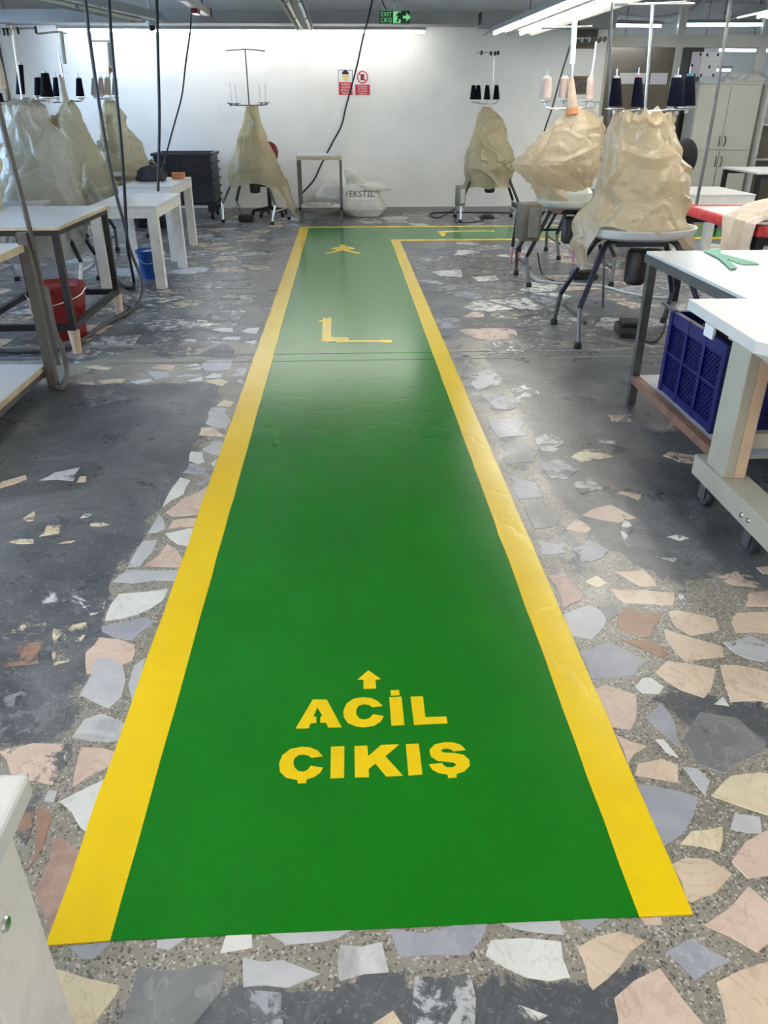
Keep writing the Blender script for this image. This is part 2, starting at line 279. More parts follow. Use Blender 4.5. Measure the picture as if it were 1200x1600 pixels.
# ------------------------------------------------------------------ mesh builder
class MB:
    def __init__(s): s.v = []; s.f = []
    def box(s, c, d, rz=0.0, bev=0.0):
        x, y, z = d[0] / 2, d[1] / 2, d[2] / 2
        if bev:
            bm = bmesh.new(); bmesh.ops.create_cube(bm, size=1, matrix=Matrix.Diagonal((*d, 1)))
            bmesh.ops.bevel(bm, geom=bm.edges[:], offset=bev, segments=2, affect='EDGES', profile=0.5)
            k = len(s.v); R = Matrix.Rotation(rz, 3, 'Z')
            bm.verts.index_update()
            s.v += [R @ w.co + Vector(c) for w in bm.verts]; s.f += [[k + w.index for w in f.verts] for f in bm.faces]; bm.free(); return s
        k = len(s.v); R = Matrix.Rotation(rz, 3, 'Z')
        s.v += [R @ Vector((a * x, b * y, e * z)) + Vector(c) for e in (-1, 1) for a, b in ((-1, -1), (1, -1), (1, 1), (-1, 1))]
        s.f += [[k + i for i in q] for q in ((3, 2, 1, 0), (4, 5, 6, 7), (0, 1, 5, 4), (1, 2, 6, 5), (2, 3, 7, 6), (3, 0, 4, 7))]
        return s
    def rng(s, x0, x1, y0, y1, z0, z1, bev=0.0):
        return s.box(((x0 + x1) / 2, (y0 + y1) / 2, (z0 + z1) / 2), (abs(x1 - x0), abs(y1 - y0), abs(z1 - z0)), 0, bev)
    def tube(s, pts, r, n=8, r1=None, sq=False):
        pts = [Vector(p) for p in pts]
        if sq: n = 4
        k = len(s.v); L = len(pts); ref = None
        for i, p in enumerate(pts):
            d = (pts[min(i + 1, L - 1)] - pts[max(i - 1, 0)]).normalized()
            if ref is None: ref = Vector((0, 0, 1)) if abs(d.z) < 0.9 else Vector((0, 1, 0))
            a = d.cross(ref).normalized(); b = a.cross(d).normalized(); ref = b
            if d.cross(ref).length < 1e-4: ref = Vector((1, 0, 0))
            rr = r if r1 is None else r + (r1 - r) * i / (L - 1)
            for j in range(n):
                t = 2 * math.pi * (j + (0.5 if sq else 0)) / n; q = rr * (1.414 if sq else 1)
                s.v.append(p + a * math.cos(t) * q + b * math.sin(t) * q)
        for i in range(L - 1):
            for j in range(n):
                s.f.append([k + i * n + j, k + i * n + (j + 1) % n, k + (i + 1) * n + (j + 1) % n, k + (i + 1) * n + j])
        s.f.append([k + j for j in range(n)][::-1]); s.f.append([k + (L - 1) * n + j for j in range(n)])
        return s
    def lathe(s, prof, c=(0, 0, 0), n=20, axis=None, sx=1, sy=1):
        k = len(s.v); Q = Matrix.Identity(3)
        if axis is not None: Q = Vector((0, 0, 1)).rotation_difference(Vector(axis)).to_matrix()
        for r, z in prof:
            for j in range(n):
                t = 2 * math.pi * j / n
                s.v.append(Q @ Vector((r * math.cos(t) * sx, r * math.sin(t) * sy, z)) + Vector(c))
        for i in range(len(prof) - 1):
            for j in range(n):
                s.f.append([k + i * n + j, k + i * n + (j + 1) % n, k + (i + 1) * n + (j + 1) % n, k + (i + 1) * n + j])
        if prof[0][0] > 1e-5: s.f.append([k + j for j in range(n)][::-1])
        if prof[-1][0] > 1e-5: s.f.append([k + (len(prof) - 1) * n + j for j in range(n)])
        return s
    def prism(s, poly, vec):
        """planar polygon (list of Vector) pushed along vec"""
        k = len(s.v); n = len(poly); vec = Vector(vec)
        s.v += [Vector(p) for p in poly] + [Vector(p) + vec for p in poly]
        s.f += [[k + i for i in range(n)][::-1], [k + n + i for i in range(n)]]
        s.f += [[k + i, k + (i + 1) % n, k + n + (i + 1) % n, k + n + i] for i in range(n)]
        return s
    def build(s, name, m, parent=None, world=False, smooth=False, fix=True):
        off = Vector((0, 0, 0))
        if world and parent is not None:
            q = parent
            while q: off += q.location; q = q.parent
        me = bpy.data.meshes.new(name)
        me.from_pydata([tuple(Vector(p) - off) for p in s.v], [], s.f)
        if fix:
            bm = bmesh.new(); bm.from_mesh(me); bmesh.ops.recalc_face_normals(bm, faces=bm.faces[:]); bm.to_mesh(me); bm.free()
        if smooth:
            for p in me.polygons: p.use_smooth = True
            if hasattr(me, 'set_sharp_from_angle'): me.set_sharp_from_angle(angle=math.radians(38))
        me.materials.append(M[m] if isinstance(m, str) else m)
        o = bpy.data.objects.new(name, me); COL.objects.link(o)
        if parent is not None: o.parent = parent
        return o
def tag(o, label=None, cat=None, group=None, kind=None):
    if label: o['label'] = label
    if cat: o['category'] = cat
    if group: o['group'] = group
    if kind: o['kind'] = kind
    return o
def thing(name, label, cat, loc=(0, 0, 0), rz=0, group=None):
    o = bpy.data.objects.new(name, None); COL.objects.link(o); o.location = loc; o.rotation_euler = (0, 0, rz); o.empty_display_size = 0.1
    return tag(o, label, cat, group)
def solo(name, mb, m, label, cat, group=None, origin=None, smooth=False):
    """one-mesh thing given in world coordinates; origin put at its base"""
    if origin is None:
        xs = [p[0] for p in mb.v]; ys = [p[1] for p in mb.v]; zs = [p[2] for p in mb.v]
        origin = ((min(xs) + max(xs)) / 2, (min(ys) + max(ys)) / 2, min(zs))
    mb.v = [Vector(p) - Vector(origin) for p in mb.v]
    o = mb.build(name, m, None, smooth=smooth); o.location = origin
    return tag(o, label, cat, group)
def smooth_pts(pts, k=6):
    """Catmull-Rom through the points"""
    pts = [Vector(p) for p in pts]; out = []
    P = [pts[0] * 2 - pts[1]] + pts + [pts[-1] * 2 - pts[-2]]
    for i in range(1, len(P) - 2):
        a, b, c, d = P[i - 1], P[i], P[i + 1], P[i + 2]
        for j in range(k):
            t = j / k
            out.append(0.5 * ((2 * b) + (c - a) * t + (2 * a - 5 * b + 4 * c - d) * t * t + (3 * b - a - 3 * c + d) * t ** 3))
    out.append(pts[-1]); return out
def text_mb(txt, size, ext=0.0006, width=None):
    cu = bpy.data.curves.new('t', 'FONT'); cu.body = txt; cu.size = size; cu.align_x = 'CENTER'; cu.extrude = ext; cu.resolution_u = 2
    o = bpy.data.objects.new('t', cu); COL.objects.link(o)
    dg = bpy.context.evaluated_depsgraph_get(); me = o.evaluated_get(dg).to_mesh()
    b = MB(); b.v = [v.co.copy() for v in me.vertices]; b.f = [list(p.vertices) for p in me.polygons]
    o.evaluated_get(dg).to_mesh_clear(); bpy.data.objects.remove(o, do_unlink=True)
    if width and b.v:
        w = max(p.x for p in b.v) - min(p.x for p in b.v)
        for p in b.v: p.x *= width / w
    return b
def upright(b, at):   # text in XY -> standing in XZ, facing -Y
    b.v = [Vector((p.x, -p.z, p.y)) + Vector(at) for p in b.v]; return b

# ------------------------------------------------------------------ the setting
XL, XR, YB, YF, ZC = -4.8, 8.6, 12.88, -3.2, 3.3
def struct(name, mb, m, parent=None, label=None):
    o = mb.build(name, m, parent)
    if parent is None: o['kind'] = 'structure'
    if label: o['label'] = label
    return o
# back wall
b = MB(); b.rng(XL - 0.15, 3.40, YB, YB + 0.2, 0, ZC); struct('wall_back', b, 'wall', label='white plaster back wall')
b = MB(); b.rng(3.40, 3.84, YB - 0.06, YB + 0.2, 0, ZC); struct('trim_1', b, 'wall', label='white wall pier beside the glazed partition')
b = MB(); b.rng(XL, 3.40, YB - 0.014, YB, 0, 0.07); struct('baseboard_back', b, 'beam')
b = MB(); b.rng(XL, 1.9, YB - 0.42, YB, 2.47, 2.62); struct('trim_2', b, 'beam', label='grey soffit beam along the back wall')
b = MB(); b.rng(1.95, 3.84, YB - 0.42, YB - 0.06, 2.44, 2.62); struct('trim_3', b, 'beam', label='grey soffit beam end by the pier')
b = MB(); b.rng(-4.74, -4.62, YB - 0.14, YB, 0, ZC); struct('trim_4', b, 'wall', label='white corner column by the daylight window')
# left wall with window openings
wins = [(2.4, 5.6), (6.4, 8.8), (10.9, 12.5)]
b = MB(); b.rng(XL - 0.2, XL, YF, YB, 0, 0.95); b.rng(XL - 0.2, XL, YF, YB, 2.55, ZC)
ys = [YF] + [q for w in wins for q in w] + [YB]
for i in range(0, len(ys), 2): b.rng(XL - 0.2, XL, ys[i], ys[i + 1], 0.95, 2.55)
struct('wall_left', b, 'wall')
for i, (y0, y1) in enumerate(wins):
    fr = MB()
    for yy in (y0 + 0.025, (y0 + y1) / 2, y1 - 0.025): fr.rng(XL - 0.14, XL - 0.06, yy - 0.025, yy + 0.025, 0.95, 2.55)
    for zz in (0.975, 2.525): fr.rng(XL - 0.14, XL - 0.06, y0, y1, zz - 0.025, zz + 0.025)
    w = struct('window_%d' % (i + 1), fr, 'frame')
    for a, c in ((y0, (y0 + y1) / 2), ((y0 + y1) / 2, y1)):
        MB().rng(XL - 0.105, XL - 0.1, a + 0.05, c - 0.025, 1.0, 2.5).build('pane', 'glass', w)
    pl = bpy.data.lights.new('daylight_portal', 'AREA'); pl.shape = 'RECTANGLE'; pl.size = y1 - y0; pl.size_y = 1.6; pl.cycles.is_portal = True
    po = bpy.data.objects.new('daylight_portal', pl); COL.objects.link(po); po.location = (XL - 0.16, (y0 + y1) / 2, 1.75); po.rotation_euler = (math.pi / 2, 0, -math.pi / 2)
b = MB(); b.rng(XR, XR + 0.2, YF, 18.2, 0, ZC); struct('wall_right', b, 'wall')
b = MB(); b.rng(XL - 0.2, XR + 0.2, YF - 0.2, YF, 0, ZC); struct('wall_front', b, 'wall')
b = MB(); b.rng(XL - 0.2, XR + 0.2, YF - 0.2, 18.2, ZC, ZC + 0.15); struct('ceiling', b, 'ceil')
# ceiling ribs seen at the top edge of the picture
for i, xx in enumerate((-3.4, -1.55, 0.55, 2.3, 4.6)):
    b = MB(); b.rng(xx - 0.03, xx + 0.03, YF, YB, ZC - 0.05, ZC); struct('trim_%d' % (5 + i), b, 'beam', label='grey ceiling joint strip running down the hall')
# back room beyond the glass
b = MB(); b.rng(3.84, XR, 18.0, 18.2, 0, ZC); struct('wall_far', b, 'wall')
b = MB(); b.rng(3.64, 3.84, YB + 0.2, 18.2, 0, ZC); struct('wall_side', b, 'wall')

# partition ---------------------------------------------------------------
YP = 13.10
fr = MB()
mull = [3.90, 5.01, 6.28, 7.45, 8.55]
for xx in mull: fr.rng(xx - 0.055, xx + 0.055, YP - 0.05, YP + 0.05, 0, ZC)
fr.rng(3.84, XR, YP - 0.048, YP + 0.048, 2.24, 2.40); fr.rng(3.84, XR, YP - 0.048, YP + 0.048, 0, 0.1); fr.rng(3.84, XR, YP - 0.048, YP + 0.048, 3.15, ZC)
part = struct('window_4', fr, 'frame', label='glazed partition with pale frame')
for i in range(4):
    x0, x1 = mull[i] + 0.055, mull[i + 1] - 0.055
    MB().rng(x0, x1, YP - 0.005, YP + 0.005, 2.40, 3.15).build('pane', 'glass', part)
    if i == 0:
        tag(MB().rng(x0, x1, YP - 0.012, YP + 0.012, 0.1, 2.24).build('panel', 'brown', part), 'glossy brown board filling the lower bay')
    else:
        MB().rng(x0, x1, YP - 0.005, YP + 0.005, 1.0, 2.24).build('pane', 'glass', part)
        MB().rng(x0, x1, YP - 0.012, YP + 0.012, 0.1, 0.96).build('panel', 'frame', part)
        MB().rng(x0, x1, YP - 0.02, YP + 0.02, 0.96, 1.0).build('rail', 'frame', part)
MB().rng(5.07, 5.42, YP + 0.03, YP + 0.05, 1.0, 2.24).build('panel', 'brown', part)

# ------------------------------------------------------------------ floor, paint areas and paving stones
def inpoly(x, y, P):
    c = False; n = len(P); j = n - 1
    for i in range(n):
        xi, yi = P[i]; xj, yj = P[j]
        if (yi > y) != (yj > y) and x < (xj - xi) * (y - yi) / (yj - yi) + xi: c = not c
        j = i
    return c
def pdist(x, y, P):
    d = 9e9
    for i in range(len(P)):
        ax, ay = P[i]; bx, by = P[i - 1]; dx, dy = bx - ax, by - ay
        t = max(0, min(1, ((x - ax) * dx + (y - ay) * dy) / (dx * dx + dy * dy + 1e-12)))
        d = min(d, math.hypot(x - ax - t * dx, y - ay - t * dy))
    return d
def gp(P): return [tuple(G(*p)[:2]) for p in P]
ZONES = [  # (outline on the ground, paint amount inside)
 (gp([(-420, 598), (120, 600), (352, 597), (322, 680), (285, 755), (250, 800), (222, 850), (175, 905), (168, 1000), (138, 1050), (120, 1090), (112, 1158), (40, 1172), (-500, 1180)]), 0.93),
 (gp([(735, 540), (800, 620), (835, 700), (862, 780), (930, 850), (985, 880), (1060, 915), (1130, 900), (1230, 930), (1700, 920), (1500, 540)]), 0.80),
 (gp([(640, 480), (735, 480), (760, 560), (800, 620), (835, 700), (862, 780), (930, 850), (950, 930), (905, 940), (870, 900), (820, 800), (740, 640)]), 0.52),
 (gp([(1005, 1085), (1050, 1062), (1190, 1100), (1300, 1130), (1300, 1210), (1180, 1170), (1120, 1175)]), 0.85),
 (gp([(120, 1700), (185, 1545), (300, 1538), (470, 1521), (640, 1516), (760, 1512), (890, 1532), (955, 1512), (1000, 1492), (1040, 1530), (1110, 1640), (1150, 1800), (100, 1800)]), 0.80),
 ([(-4.8, 5.25), (8.6, 5.25), (8.6, 12.9), (-4.8, 12.9)], 0.74),
 (gp([(30, 1240), (75, 1232), (80, 1275), (30, 1260)]), 0.85),
 ([(-4.8, -3.2), (8.6, -3.2), (8.6, 0.35), (-4.8, 0.35)], 0.8),
]
def paint_at(x, y):
    val = 0.0
    for P, a in ZONES:
        xs = [p[0] for p in P]; ys = [p[1] for p in P]
        if not (min(xs) - 0.2 < x < max(xs) + 0.2 and min(ys) - 0.2 < y < max(ys) + 0.2): continue
        w = 0.05 + 0.03 * y / 5 if y < 5 else 0.25
        d = pdist(x, y, P); s = d if inpoly(x, y, P) else -d
        val = max(val, a * max(0, min(1, 0.5 + 0.5 * s / w)))
    return val
def axis(a, b, near0, near1, fine, coarse):
    out = [a]
    while out[-1] < b - 1e-6:
        st = fine if near0 <= out[-1] < near1 else coarse
        out.append(min(b, out[-1] + st))
    return out
gx = axis(XL - 0.2, XR + 0.2, -2.2, 2.6, 0.04, 0.2); gy = axis(YF - 0.2, 18.2, 0.2, 5.6, 0.04, 0.2)
fv = [(x, y, 0.0) for y in gy for x in gx]; nx = len(gx)
ff = [(j * nx + i, j * nx + i + 1, (j + 1) * nx + i + 1, (j + 1) * nx + i) for j in range(len(gy) - 1) for i in range(nx - 1)]
k0 = len(fv)
fv += [(gx[0], gy[0], -0.1), (gx[-1], gy[0], -0.1), (gx[-1], gy[-1], -0.1), (gx[0], gy[-1], -0.1)]; ff.append((k0 + 3, k0 + 2, k0 + 1, k0))
me = bpy.data.meshes.new('floor'); me.from_pydata(fv, [], ff); me.materials.append(M['grout'])
at = me.attributes.new('paint', 'FLOAT', 'POINT')
at.data.foreach_set('value', [paint_at(v[0], v[1]) for v in fv])
floor = bpy.data.objects.new('floor', me); COL.objects.link(floor); tag(floor, 'crazy paving terrazzo floor worn under dark grey paint', kind='structure')

XG0, XG1, XI0, XI1, YN0, YN1 = -0.612, 0.670, -0.492, 0.563, 0.967, 11.22
def in_path(x, y, m=0.0):
    return (XG0 + m < x < XG1 - m and 0.97 + m < y < 11.2 - m) or (x > 0.5 and 9.85 + m < y < 11.2 - m)
STONES = []   # (poly in metres, colour key, paint)
def crop(ox, oy, sc, rows):
    for key, paint, pts in rows:
        STONES.append(([tuple(G(ox + x / sc, oy + y / sc)[:2]) for x, y in pts], key, paint + (0.05 if paint > 0.3 else 0)))
crop(0, 540, 2.9625, [
 ('pink', 0, [(395,1420),(460,1350),(625,1385),(615,1460),(470,1520),(400,1520)]),
 ('blue', 0, [(470,1300),(690,1258),(710,1285),(615,1365),(470,1325)]),
 ('white', 0, [(485,1275),(510,1200),(550,1150),(780,1128),(755,1180),(640,1245)]),
 ('pale', 0, [(520,1095),(585,1040),(835,1040),(810,1092)]),
 ('pink', 0, [(665,1022),(775,918),(848,990),(835,1028)]),
 ('pale', 0.1, [(590,1030),(660,905),(730,900),(650,1020)]),
 ('white', 0, [(765,870),(880,845),(905,850),(875,930),(820,920)]),
 ('beige', 0, [(775,850),(800,808),(915,800),(905,840)]),
 ('pink', 0, [(765,775),(850,705),(965,650),(940,780),(800,792)]),
 ('white', 0, [(752,748),(795,660),(835,610),(882,625),(850,690)]),
 ('blue', 0, [(845,590),(875,545),(965,572),(940,595)]),
 ('white', 0, [(875,535),(882,490),(940,495),(948,540),(920,548)]),
 ('pale', 0, [(935,480),(990,442),(1035,448),(1010,510)]),
 ('blue', 0, [(905,640),(985,598),(980,620),(930,652)]),
 ('white', 0, [(975,545),(1005,525),(995,570)]),
 ('beige', 0, [(920,415),(930,380),(985,378),(1045,425)]),
 ('brown', 0, [(890,480),(920,437),(945,435)]),
 ('pale', 0, [(950,360),(985,285),(1050,290),(1070,350),(1048,390)]),
 ('cream', 0, [(1000,280),(1040,250),(1085,262),(1065,285)]),
 ('pale', 0.1, [(683,870),(735,780),(765,850),(720,868)]),
 ('cream', 0.47, [(245,1300),(400,1280),(415,1310),(380,1370),(250,1380)]),
 ('cream', 0.50, [(245,1385),(310,1380),(325,1460),(250,1483)]),
 ('brown', 0.42, [(15,1490),(95,1375),(200,1370),(180,1475)]),
 ('beige', 0.36, [(-20,670),(10,630),(120,600),(125,620),(60,645)]),
 ('pale', 0.36, [(180,625),(250,590),(370,565),(340,628)]),
 ('beige', 0.36, [(355,635),(370,605),(400,605),(398,632)]),
 ('cream', 0.38, [(105,800),(160,765),(155,810),(130,815)]),
 ('cream', 0.42, [(180,885),(215,835),(285,830),(275,870)]),
 ('white', 0.42, [(370,800),(390,780),(425,780),(410,795)]),
 ('cream', 0.36, [(415,835),(420,822),(480,820),(510,830),(450,840)]),
 ('cream', 0.42, [(30,910),(90,895),(158,897),(155,918)]),
 ('beige', 0.44, [(260,920),(300,908),(360,900),(330,915)]),
 ('white', 0.60, [(190,1140),(350,1120),(420,1200),(300,1250),(200,1220)]),
 ('white', 0.58, [(380,1180),(490,1150),(480,1230),(420,1250)]),
 ('cream', 0.56, [(40,1330),(90,1280),(215,1280),(200,1335)]),
 ('cream', 0.56, [(0,1170),(140,1120),(150,1150),(60,1200)]),
])
crop(0, 1060, 2.9625, [
 ('pale', 0, [(368,75),(440,-88),(510,-95),(570,-60),(562,90),(505,142)]),
 ('pale', 0, [(612,110),(620,-60),(675,-95),(660,0)]),
 ('streak', 0, [(330,272),(390,190),(470,162),(560,195),(590,220),(565,290),(470,298)]),
 ('pink', 0.42, [(-10,332),(150,300),(358,305),(330,370),(245,497),(60,480),(30,380)]),
 ('pink', 0, [(375,318),(545,340),(525,400),(335,508),(345,430)]),
 ('white', 0, [(275,570),(400,505),(500,460),(420,728),(370,690),(330,620)]),
 ('pale', 0.2, [(200,570),(225,518),(268,522),(250,578)]),
 ('brown', 0, [(170,600),(215,605),(240,640),(220,720),(150,860),(130,890),(160,740)]),
 ('brown', 0.5, [(60,585),(165,590),(150,700),(120,780),(80,720)]),
 ('rose', 0, [(240,740),(285,735),(375,800),(340,950),(260,1160),(240,1210),(160,1010),(160,980),(230,840)]),
 ('cream', 0, [(240,1350),(270,1345),(400,1385),(555,1420),(550,1450),(440,1600),(330,1700),(200,1700)]),
 ('slate', 0.1, [(640,1330),(850,1345),(1050,1330),(1025,1450),(900,1600),(860,1680),(520,1680),(550,1600)]),
 ('blue', 0, [(310,1240),(520,1220),(440,1300),(380,1305)]),
 ('pale', 0, [(722,1250),(725,1212),(865,1200),(780,1262)]),
 ('white', 0, [(1017,1275),(1045,1185),(1168,1180),(1170,1250)]),
 ('slate', 0.5, [(-200,180),(100,60),(330,110),(300,230),(50,300),(-150,300)]),
])
crop(250, 1400, 1.714, [
 ('pale', 0.15, [(220,165),(330,170),(430,210),(340,248),(222,245)]),
 ('blue', 0.4, [(222,252),(325,258),(330,343),(320,400),(250,400)]),
 ('streak', 0.1, [(482,130),(595,122),(615,205),(480,230)]),
 ('blue', 0, [(612,88),(880,70),(825,160),(640,165)]),
 ('pale', 0, [(280,96),(520,88),(430,125),(340,132)]),
 ('white', 0.1, [(870,160),(885,118),(1075,122),(1100,218),(980,220)]),
 ('pale', 0, [(900,70),(1070,62),(1085,105),(1010,100)]),
 ('beige', 0.15, [(568,343),(625,305),(650,343),(640,390),(580,385)]),
 ('pale', 0.46, [(682,215),(830,205),(845,343),(830,400),(680,400)]),
 ('white', 0.48, [(960,290),(1040,320),(1000,343),(950,350)]),
 ('blue', 0, [(1100,60),(1210,55),(1150,95)]),
])
crop(800, 1060, 2.9625, [
 ('beige', 0, [(300,1245),(500,1170),(620,1215),(500,1340),(375,1445),(355,1420)]),
 ('pink', 0.12, [(470,1480),(685,1340),(790,1480),(890,1600),(850,1720),(480,1680)]),
 ('blue', 0, [(712,1265),(830,1200),(1020,1310),(850,1400)]),
 ('pink', 0, [(885,1145),(1095,960),(1185,1040),(1260,1200),(1135,1272)]),
 ('beige', 0, [(945,1405),(1185,1310),(1280,1500),(1250,1680),(1000,1680)]),
 ('pink', 0, [(1015,850),(1185,700),(1290,760),(1280,920),(1090,930)]),
 ('beige', 0, [(735,860),(800,830),(910,835),(1020,905),(830,1040),(805,1020)]),
 ('cream', 0, [(775,770),(830,705),(975,685),(962,805)]),
 ('pale', 0, [(1008,700),(1030,625),(1150,640),(1160,720)]),
 ('cream', 0, [(920,545),(1010,450),(1080,440),(1260,450),(1260,640),(1180,635)]),
 ('blue', 0, [(575,490),(720,510),(865,550),(840,640),(705,780)]),
 ('pale', 0, [(790,410),(860,415),(920,475),(895,545),(840,480)]),
 ('beige', 0, [(567,450),(580,395),(690,372),(770,400),(772,485)]),
 ('pink', 0, [(475,260),(630,315),(535,400)]),
 ('white', 0, [(660,282),(700,280),(775,370),(720,350)]),
 ('blue', 0, [(612,180),(690,110),(760,215),(790,330),(760,310)]),
 ('slate', 0.25, [(790,280),(870,155),(1040,180),(1185,300),(1100,370),(980,440),(860,400)]),
 ('pink', 0, [(380,50),(430,30),(575,75),(580,130),(550,240),(455,225)]),
 ('white', 0, [(570,40),(600,0),(640,-5),(705,40),(680,75),(600,70)]),
 ('white', 0, [(935,120),(975,85),(1008,130)]),
 ('pink', 0, [(595,1110),(690,1105),(700,1140),(620,1148)]),
])
crop(700, 560, 2.4, [
 ('beige', 0, [(775,1180),(820,1135),(1005,1165),(985,1248),(960,1275),(870,1245)]),
 ('beige', 0.1, [(1020,1150),(1080,1150),(1230,1185),(1260,1300),(1060,1290)]),
 ('beige', 0, [(808,1015),(1030,1080),(1035,1120),(890,1138),(850,1100)]),
 ('beige', 0, [(825,950),(850,943),(1005,975),(1018,1020),(910,1042),(855,1010)]),
 ('beige', 0, [(1060,990),(1080,955),(1230,948),(1230,1035),(1080,1030)]),
 ('beige', 0, [(610,865),(650,868),(850,880),(845,928),(660,920)]),
 ('beige', 0, [(620,800),(735,793),(785,855),(720,858),(680,835)]),
 ('pink', 0.42, [(990,800),(1130,795),(1170,830),(1165,862),(1060,850)]),
 ('pink', 0.1, [(1155,785),(1240,780),(1240,812),(1180,808)]),
 ('pink', 0.1, [(1125,880),(1240,868),(1240,935),(1115,930)]),
 ('brown', 0, [(635,1010),(660,930),(800,960),(795,985),(760,1045),(720,1050)]),
 ('brown', 0, [(650,1055),(770,1060),(832,1110),(800,1125)]),
 ('rose', 0, [(370,815),(440,805),(510,885),(500,910),(430,945)]),
 ('pale', 0, [(430,960),(530,925),(600,960),(540,1055),(450,1040)]),
 ('blue', 0, [(490,1100),(600,1060),(750,1140),(700,1190),(540,1205)]),
 ('pale', 0.35, [(1030,1065),(1130,1040),(1250,1100),(1190,1140),(1080,1110)]),
 ('pink', 0.2, [(500,590),(610,548),(710,600),(640,618)]),
 ('beige', 0.3, [(630,505),(650,498),(728,512),(715,533)]),
 ('cream', 0.42, [(460,370),(510,342),(600,345),(620,370),(500,390)]),
 ('beige', 0.42, [(805,365),(830,350),(940,365),(945,395),(870,390)]),
 ('white', 0.34, [(820,670),(860,660),(905,675),(870,685)]),
 ('pink', 0.44, [(600,212),(690,208),(690,240),(610,235)]),
 ('blue', 0.1, [(330,680),(420,700),(440,730),(350,740)]),
 ('pink', 0.3, [(440,640),(480,600),(540,640),(520,655)]),
 ('blue', 0.2, [(230,440),(330,470),(360,520),(270,530)]),
 ('blue', 0.3, [(150,230),(260,225),(300,290),(190,300)]),
 ('pale', 0.4, [(560,305),(630,310),(628,322),(570,316)]),
 ('white', 0.5, [(860,870),(900,865),(890,930)]),
 ('pale', 0.38, [(70,60),(150,42),(205,70),(190,100),(110,118)]), ('blue', 0.42, [(125,135),(195,125),(275,160),(235,195),(165,190)]), ('white', 0.5, [(230,118),(290,98),(345,130),(255,160)]),
 ('slate', 0.3, [(195,325),(260,300),(345,350),(320,390),(230,400)]), ('pale', 0.47, [(325,300),(370,280),(440,315),(410,352),(345,345)]), ('blue', 0.42, [(345,400),(420,375),(490,420),(440,455),(385,450)]),
 ('slate', 0.3, [(285,560),(340,540),(425,590),(400,630),(325,642)]), ('pale', 0.48, [(470,470),(530,448),(590,490),(500,510)]), ('blue', 0.35, [(465,715),(530,685),(605,720),(580,750),(500,768)]),
 ('cream', 0.3, [(510,840),(560,815),(600,845),(560,862)]), ('slate', 0.25, [(560,930),(630,925),(640,960),(600,990)]), ('white', 0.45, [(640,560),(700,640),(660,690)]),
 ('pale', 0.5, [(780,745),(860,750),(850,765)]),
])
crop(100, 480, 3.0, [
 ('beige', 0.1, [(405,285),(450,270),(525,275),(510,300)]), ('pale', 0, [(645,265),(680,250),(790,250),(780,295),(665,300)]),
 ('white', 0, [(555,280),(625,263),(640,275)]), ('white', 0, [(560,295),(645,280),(640,292)]), ('pale', 0.2, [(390,300),(500,305),(500,325),(430,340)]),
 ('white', 0, [(655,330),(700,308),(745,315),(740,332)]), ('pale', 0.1, [(520,330),(560,315),(650,315),(640,325)]), ('white', 0.1, [(570,348),(650,325),(655,347)]),
 ('white', 0.2, [(310,350),(400,335),(420,345),(340,360)]), ('beige', 0.2, [(160,345),(290,332),(270,355),(180,360)]), ('pink', 0.2, [(60,355),(140,350),(145,365)]),
 ('cream', 0.2, [(660,345),(740,338),(770,350),(740,370)]), ('pale', 0, [(780,325),(820,285),(855,290),(845,325)]), ('pale', 0, [(805,345),(835,335),(840,365)]),
 ('cream', 0.3, [(95,280),(150,272),(230,285),(200,295)]), ('white', 0.2, [(690,108),(730,97),(790,97),(795,117)]), ('white', 0.2, [(735,150),(760,140),(830,140),(820,155)]),
 ('pale', 0.3, [(500,155),(540,148),(625,152),(610,168)]), ('white', 0.2, [(830,115),(860,98),(920,95),(900,125)]), ('cream', 0.3, [(600,80),(670,72),(740,80),(650,92)]),
 ('white', 0, [(840,165),(905,155),(900,175)]), ('pale', 0.3, [(415,65),(500,58),(515,75),(450,78)]), ('slate', 0.5, [(60,380),(260,370),(350,420),(120,470)]),
])
# the rest of the paving: cells of a jittered point set, clipped between neighbours
def cells(x0, x1, y0, y1, sp):
    pts = []
    ny = int((y1 - y0) / sp); nxx = int((x1 - x0) / sp)
    for j in range(ny):
        for i in range(nxx):
            pts.append((x0 + (i + 0.5 + random.uniform(-.42, .42)) * sp, y0 + (j + 0.5 + random.uniform(-.42, .42)) * sp))
    out = []
    for k, (px, py) in enumerate(pts):
        i, j = k % nxx, k // nxx
        P = [(px - sp * 1.5, py - sp * 1.5), (px + sp * 1.5, py - sp * 1.5), (px + sp * 1.5, py + sp * 1.5), (px - sp * 1.5, py + sp * 1.5)]
        gap = random.uniform(0.015, 0.04)
        for dj in (-2, -1, 0, 1, 2):
            for di in (-2, -1, 0, 1, 2):
                if (di or dj) and 0 <= i + di < nxx and 0 <= j + dj < ny:
                    qx, qy = pts[k + di + dj * nxx]; dx, dy = qx - px, qy - py; L = math.hypot(dx, dy)
                    dx, dy = dx / L, dy / L; lim = L / 2 - gap
                    N2 = []
                    for a in range(len(P)):
                        A, B = P[a - 1], P[a]
                        da = (A[0] - px) * dx + (A[1] - py) * dy - lim; db = (B[0] - px) * dx + (B[1] - py) * dy - lim
                        if (da <= 0) != (db <= 0):
                            t = da / (da - db); N2.append((A[0] + (B[0] - A[0]) * t, A[1] + (B[1] - A[1]) * t))
                        if db <= 0: N2.append(B)
                    P = N2
                    if len(P) < 3: break
            if len(P) < 3: break
        if len(P) >= 3: out.append(P)
    return out
traced_zone = gp([(-60, 1740), (-60, 640), (60, 590), (130, 570), (440, 560), (700, 560), (1000, 560), (1060, 640), (1260, 880), (1260, 1740)])
keys = ['white', 'pale', 'pale', 'beige', 'blue', 'cream', 'pink', 'white', 'slate']
